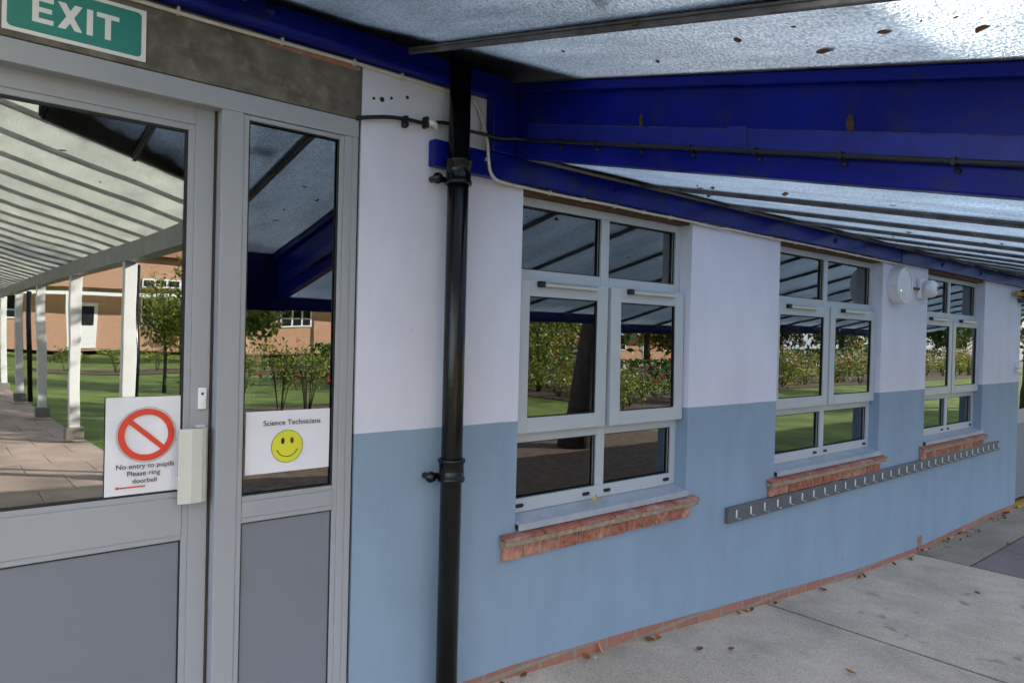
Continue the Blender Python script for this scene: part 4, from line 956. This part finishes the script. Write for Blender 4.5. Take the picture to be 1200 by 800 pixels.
# bench and pale border at the foot of it
# trees, shrubs
tree(8.3, -5.6, 7.5, 2.6, [M['lf_dark'], M['lf_green']], 'leaning broad tree with thick dark trunk near the covered path', .22, 5000, 2.4, lean=.7)
tree(12.5, -36, 5.5, 2.6, [M['lf_yellow'], M['lf_green']], 'yellow green tree in front of the brick school range', .13, 5000, 2.3, size=.16)
tree(16, -17, 5.2, 2.6, [M['lf_green'], M['lf_yellow']], 'bushy green tree behind the rose border', .14, 5000, 2.6, size=.12)
tree(15.6, -14.5, 3.4, 2.0, [M['lf_yellow'], M['lf_green']], 'weeping pale green tree behind the mulch bed', .07, 7000, 1.75, size=.065)
tree(26, -28, 8, 3.6, [M['lf_autumn'], M['lf_yellow']], 'golden autumn tree behind the long hedge', .25, 4500, 3.2, size=.18)
tree(45, -34, 9, 4.2, [M['lf_autumn'], M['lf_green']], 'tall autumn tree at the far end of the hedge', .3, 4500, 3.6, size=.2)
tree(70, -30, 9, 4.5, [M['lf_green'], M['lf_dark']], 'dark green tree at the far edge of the lawn', .3, 4500, 3.6, size=.2)
tree(-14, -38, 9, 4.2, [M['lf_green'], M['lf_autumn']], 'tall green tree left of the covered walkway', .3, 4000, 3.6, size=.2)
for i in range(7):
    shrub(4.7+.72*i+random.uniform(-.2, .2), -12.3+random.uniform(-.9, .9), random.uniform(1.25, 1.7), random.uniform(.45, .65), [M['lf_green'], M['lf_yellow']], 'leggy green rose shrub in the mulch bed on the lawn', 620, 9, .042, 'shrub', 'rose shrubs in the mulch bed', [M['petal_red']], 3)
for i in range(6):
    shrub(4.5+1.6*i, -28.5+random.uniform(-.6, .6), random.uniform(.7, 1.1), .7, [M['lf_yellow'], M['lf_green']], 'low pale shrub in the bed near the brick range', 500, 5, .05, 'shrub', 'low pale shrubs near the brick range')
for i in range(60):
    x = 14.0+.75*i+random.uniform(-.3, .3)
    shrub(x, -13.4+random.uniform(-1.9, 1.9), random.uniform(1.0, 1.6), random.uniform(.75, 1.05), [M['lf_yellow'], M['lf_yellow'], M['lf_green']], 'rose bush with red and white blooms in the long border', 520, 6, .055, 'shrub', 'rose bushes in the long border', [M['petal_red'], M['petal_white'], M['petal_white']], 34, True)
for i in range(13):
    tree(20+8*i+random.uniform(-2, 2), -33+random.uniform(-3, 2), random.uniform(6, 9), random.uniform(3, 4.2), random.choice([[M['lf_autumn'], M['lf_green']], [M['lf_dark'], M['lf_green']], [M['lf_yellow'], M['lf_green']]]), 'mixed autumn tree in the row behind the clipped hedge', .2, 2200, 3., size=.26)['group'] = 'trees in the row behind the hedge'
tree(5.5, -19, 3.1, .95, [M['lf_yellow'], M['lf_yellow'], M['lf_green']], 'small yellow green tree in the lawn beside the covered walkway', .05, 4200, 1.1, size=.05)
for x, y, h, cr in ((19, 11, 11.5, 4.2), (11, 17, 11, 4.), (29, 12, 11, 4.2), (4, 20, 10.5, 3.8)):  # out-of-view trees added to soften and dapple the sunlight
    tree(x, y, h, cr, [M['lf_autumn'], M['lf_green'], M['lf_dark']], 'unseen autumn tree added behind the school building to dapple the sun', .22, 2600, 3.4, size=.2)['group'] = 'added shade trees behind the school building'
for x, y, h, cr in ((25, -3.6, 6.5, 2.2), (32, -4.6, 7.5, 2.8)):  # trees added for the shade they throw on the lawn
    tree(x, y, h, cr, [M['lf_green'], M['lf_autumn']], 'broad green and gold tree added beside the far path to shade the lawn', .16, 3600, 2.4, size=.12)['group'] = 'added shade trees beside the far path'
tree(8.6, -9.8, 6.2, 2.0, [M['lf_green'], M['lf_autumn']], 'unseen round green and gold tree added to shade the lawn', .14, 2600, 2.0, size=.12)  # hidden tree placed to shade the lawn
tree(11.6, -15.6, 6.5, 2.3, [M['lf_green'], M['lf_yellow']], 'unseen tall pale green tree added to cast shade beyond the mulch bed', .15, 2600, 2.2, size=.12)  # another hidden tree, added for its dappled shade
hd = thing('clipped_hedge', (35, -23, -1.78), 'long clipped dark green hedge behind the rose border', 'hedge')
pts = np.column_stack([rng.uniform(12, 75, 16000), rng.normal(-23, .35, 16000), -1.75+1.25*rng.random(16000)**.6]); leaves('foliage', pts, .14, [M['lf_dark'], M['lf_green']], hd)
MB().box(12.2, 74.8, -23.35, -22.65, -1.8, -.7).build('hedge_core', M['lf_dark'], hd)
# dark conifer behind red boards
rs = thing('red_board_fence', (13, -22, -1.78), 'low bright red board fence at the edge of the lawn', 'fence')
b = MB()
for i in range(14): b.box(12+i*.32-1.2, 12.24+i*.32-1.2, -20.05, -20, -1.78, -.7+.05*random.random())
b.build('board', M['redshed'], rs)
# small timber hut
ht = thing('garden_hut', (44, -27, -1.78), 'small brown garden hut beyond the hedge', 'hut')
MB().box(42, 46.5, -29, -25, -1.8, .5).build('wall', M['wood'], ht)
MB().prism([(-24.6, .5), (-29.4, .5), (-27, 1.6)], 41.6, 46.9, 'x').build('roof', M['bar'], ht)
MB().box(43.5, 44.4, -25, -24.95, -1.75, .2).build('door', M['owhite'], ht)

# ------------------------------------------------------------------ lift everything so that the ground is near zero
for o in list(S.objects):
    if o.parent is None: o.location.z += EYE

# ------------------------------------------------------------------ camera
yaw, pitch, roll = [math.radians(a) for a in (40.2617, -.5416, 1.4227)]
cy, sy = math.cos(yaw), math.sin(yaw)
fwd = Vector((sy*math.cos(pitch), cy*math.cos(pitch), math.sin(pitch))); rt = Vector((cy, -sy, 0)); up = rt.cross(fwd)
r2 = math.cos(roll)*rt + math.sin(roll)*up; u2 = -math.sin(roll)*rt + math.cos(roll)*up
cam = bpy.data.cameras.new('camera'); co = bpy.data.objects.new('camera', cam); C.objects.link(co)
Mx = Matrix((r2, u2, -fwd)).transposed().to_4x4(); Mx.translation = Vector((0, -D, EYE)); co.matrix_world = Mx
cam.sensor_width = 36; cam.sensor_fit = 'HORIZONTAL'; cam.lens = 833.3/1200*36; cam.clip_end = 600; cam.clip_start = .02
S.camera = co

# ------------------------------------------------------------------ daylight
SUN_EL, SUN_AZ = 24.5, 55.          # elevation; azimuth from +Y (behind the building) towards +X
w = bpy.data.worlds.new('World'); S.world = w; w.use_nodes = True
N, L = w.node_tree.nodes, w.node_tree.links
sk = N.new('ShaderNodeTexSky'); sk.sky_type = 'NISHITA'; sk.sun_disc = False
sk.sun_elevation = math.radians(SUN_EL); sk.sun_rotation = math.radians(SUN_AZ); sk.air_density = 1.; sk.dust_density = 1.; sk.ozone_density = 1.5
tc = N.new('ShaderNodeTexCoord'); mp = N.new('ShaderNodeMapping'); mp.inputs['Scale'].default_value = (1, 1, 2.6); L.new(tc.outputs['Generated'], mp.inputs[0])
cn = N.new('ShaderNodeTexNoise'); cn.inputs['Scale'].default_value = 2.3; cn.inputs['Detail'].default_value = 8; cn.inputs['Roughness'].default_value = .58; L.new(mp.outputs[0], cn.inputs['Vector'])
cr_ = N.new('ShaderNodeValToRGB'); cr_.color_ramp.elements[0].position = .36; cr_.color_ramp.elements[1].position = .66; cr_.color_ramp.elements[1].color = (.85, .85, .85, 1); sp = N.new('ShaderNodeSeparateXYZ'); L.new(tc.outputs['Generated'], sp.inputs[0])
mb = N.new('ShaderNodeMath'); mb.operation = 'MULTIPLY_ADD'; mb.inputs[1].default_value = -.16; L.new(sp.outputs['Y'], mb.inputs[0]); L.new(cn.outputs['Fac'], mb.inputs[2])
L.new(mb.outputs[0], cr_.inputs['Fac'])
cm = N.new('ShaderNodeMix'); cm.data_type = 'RGBA'; L.new(cr_.outputs['Color'], cm.inputs['Factor']); L.new(sk.outputs[0], cm.inputs['A']); cm.inputs['B'].default_value = (9.5, 10.8, 12.8, 1)
L.new(cm.outputs['Result'], N['Background'].inputs[0]); N['Background'].inputs[1].default_value = .075
sl = bpy.data.lights.new('sun', 'SUN'); sl.energy = 5.; sl.angle = math.radians(.53); sl.color = (1, .93, .82)
so = bpy.data.objects.new('sun', sl); C.objects.link(so)
e, a = math.radians(SUN_EL), math.radians(SUN_AZ)
so.rotation_euler = (-Vector((math.sin(a)*math.cos(e), math.cos(a)*math.cos(e), math.sin(e)))).to_track_quat('-Z', 'Y').to_euler()
so.location = (0, 0, 12)

# ------------------------------------------------------------------ render
S.render.engine = 'CYCLES'
cyc = S.cycles
cyc.max_bounces = 14; cyc.diffuse_bounces = 4; cyc.glossy_bounces = 5; cyc.transmission_bounces = 8; cyc.transparent_max_bounces = 24
cyc.use_denoising = True; cyc.caustics_reflective = False; cyc.caustics_refractive = True; cyc.sample_clamp_indirect = 6.; cyc.blur_glossy = .3
S.view_settings.view_transform = 'Standard'; S.view_settings.look = 'None'; S.view_settings.gamma = 1; S.view_settings.use_curve_mapping = False
S.view_settings.exposure = 2.0
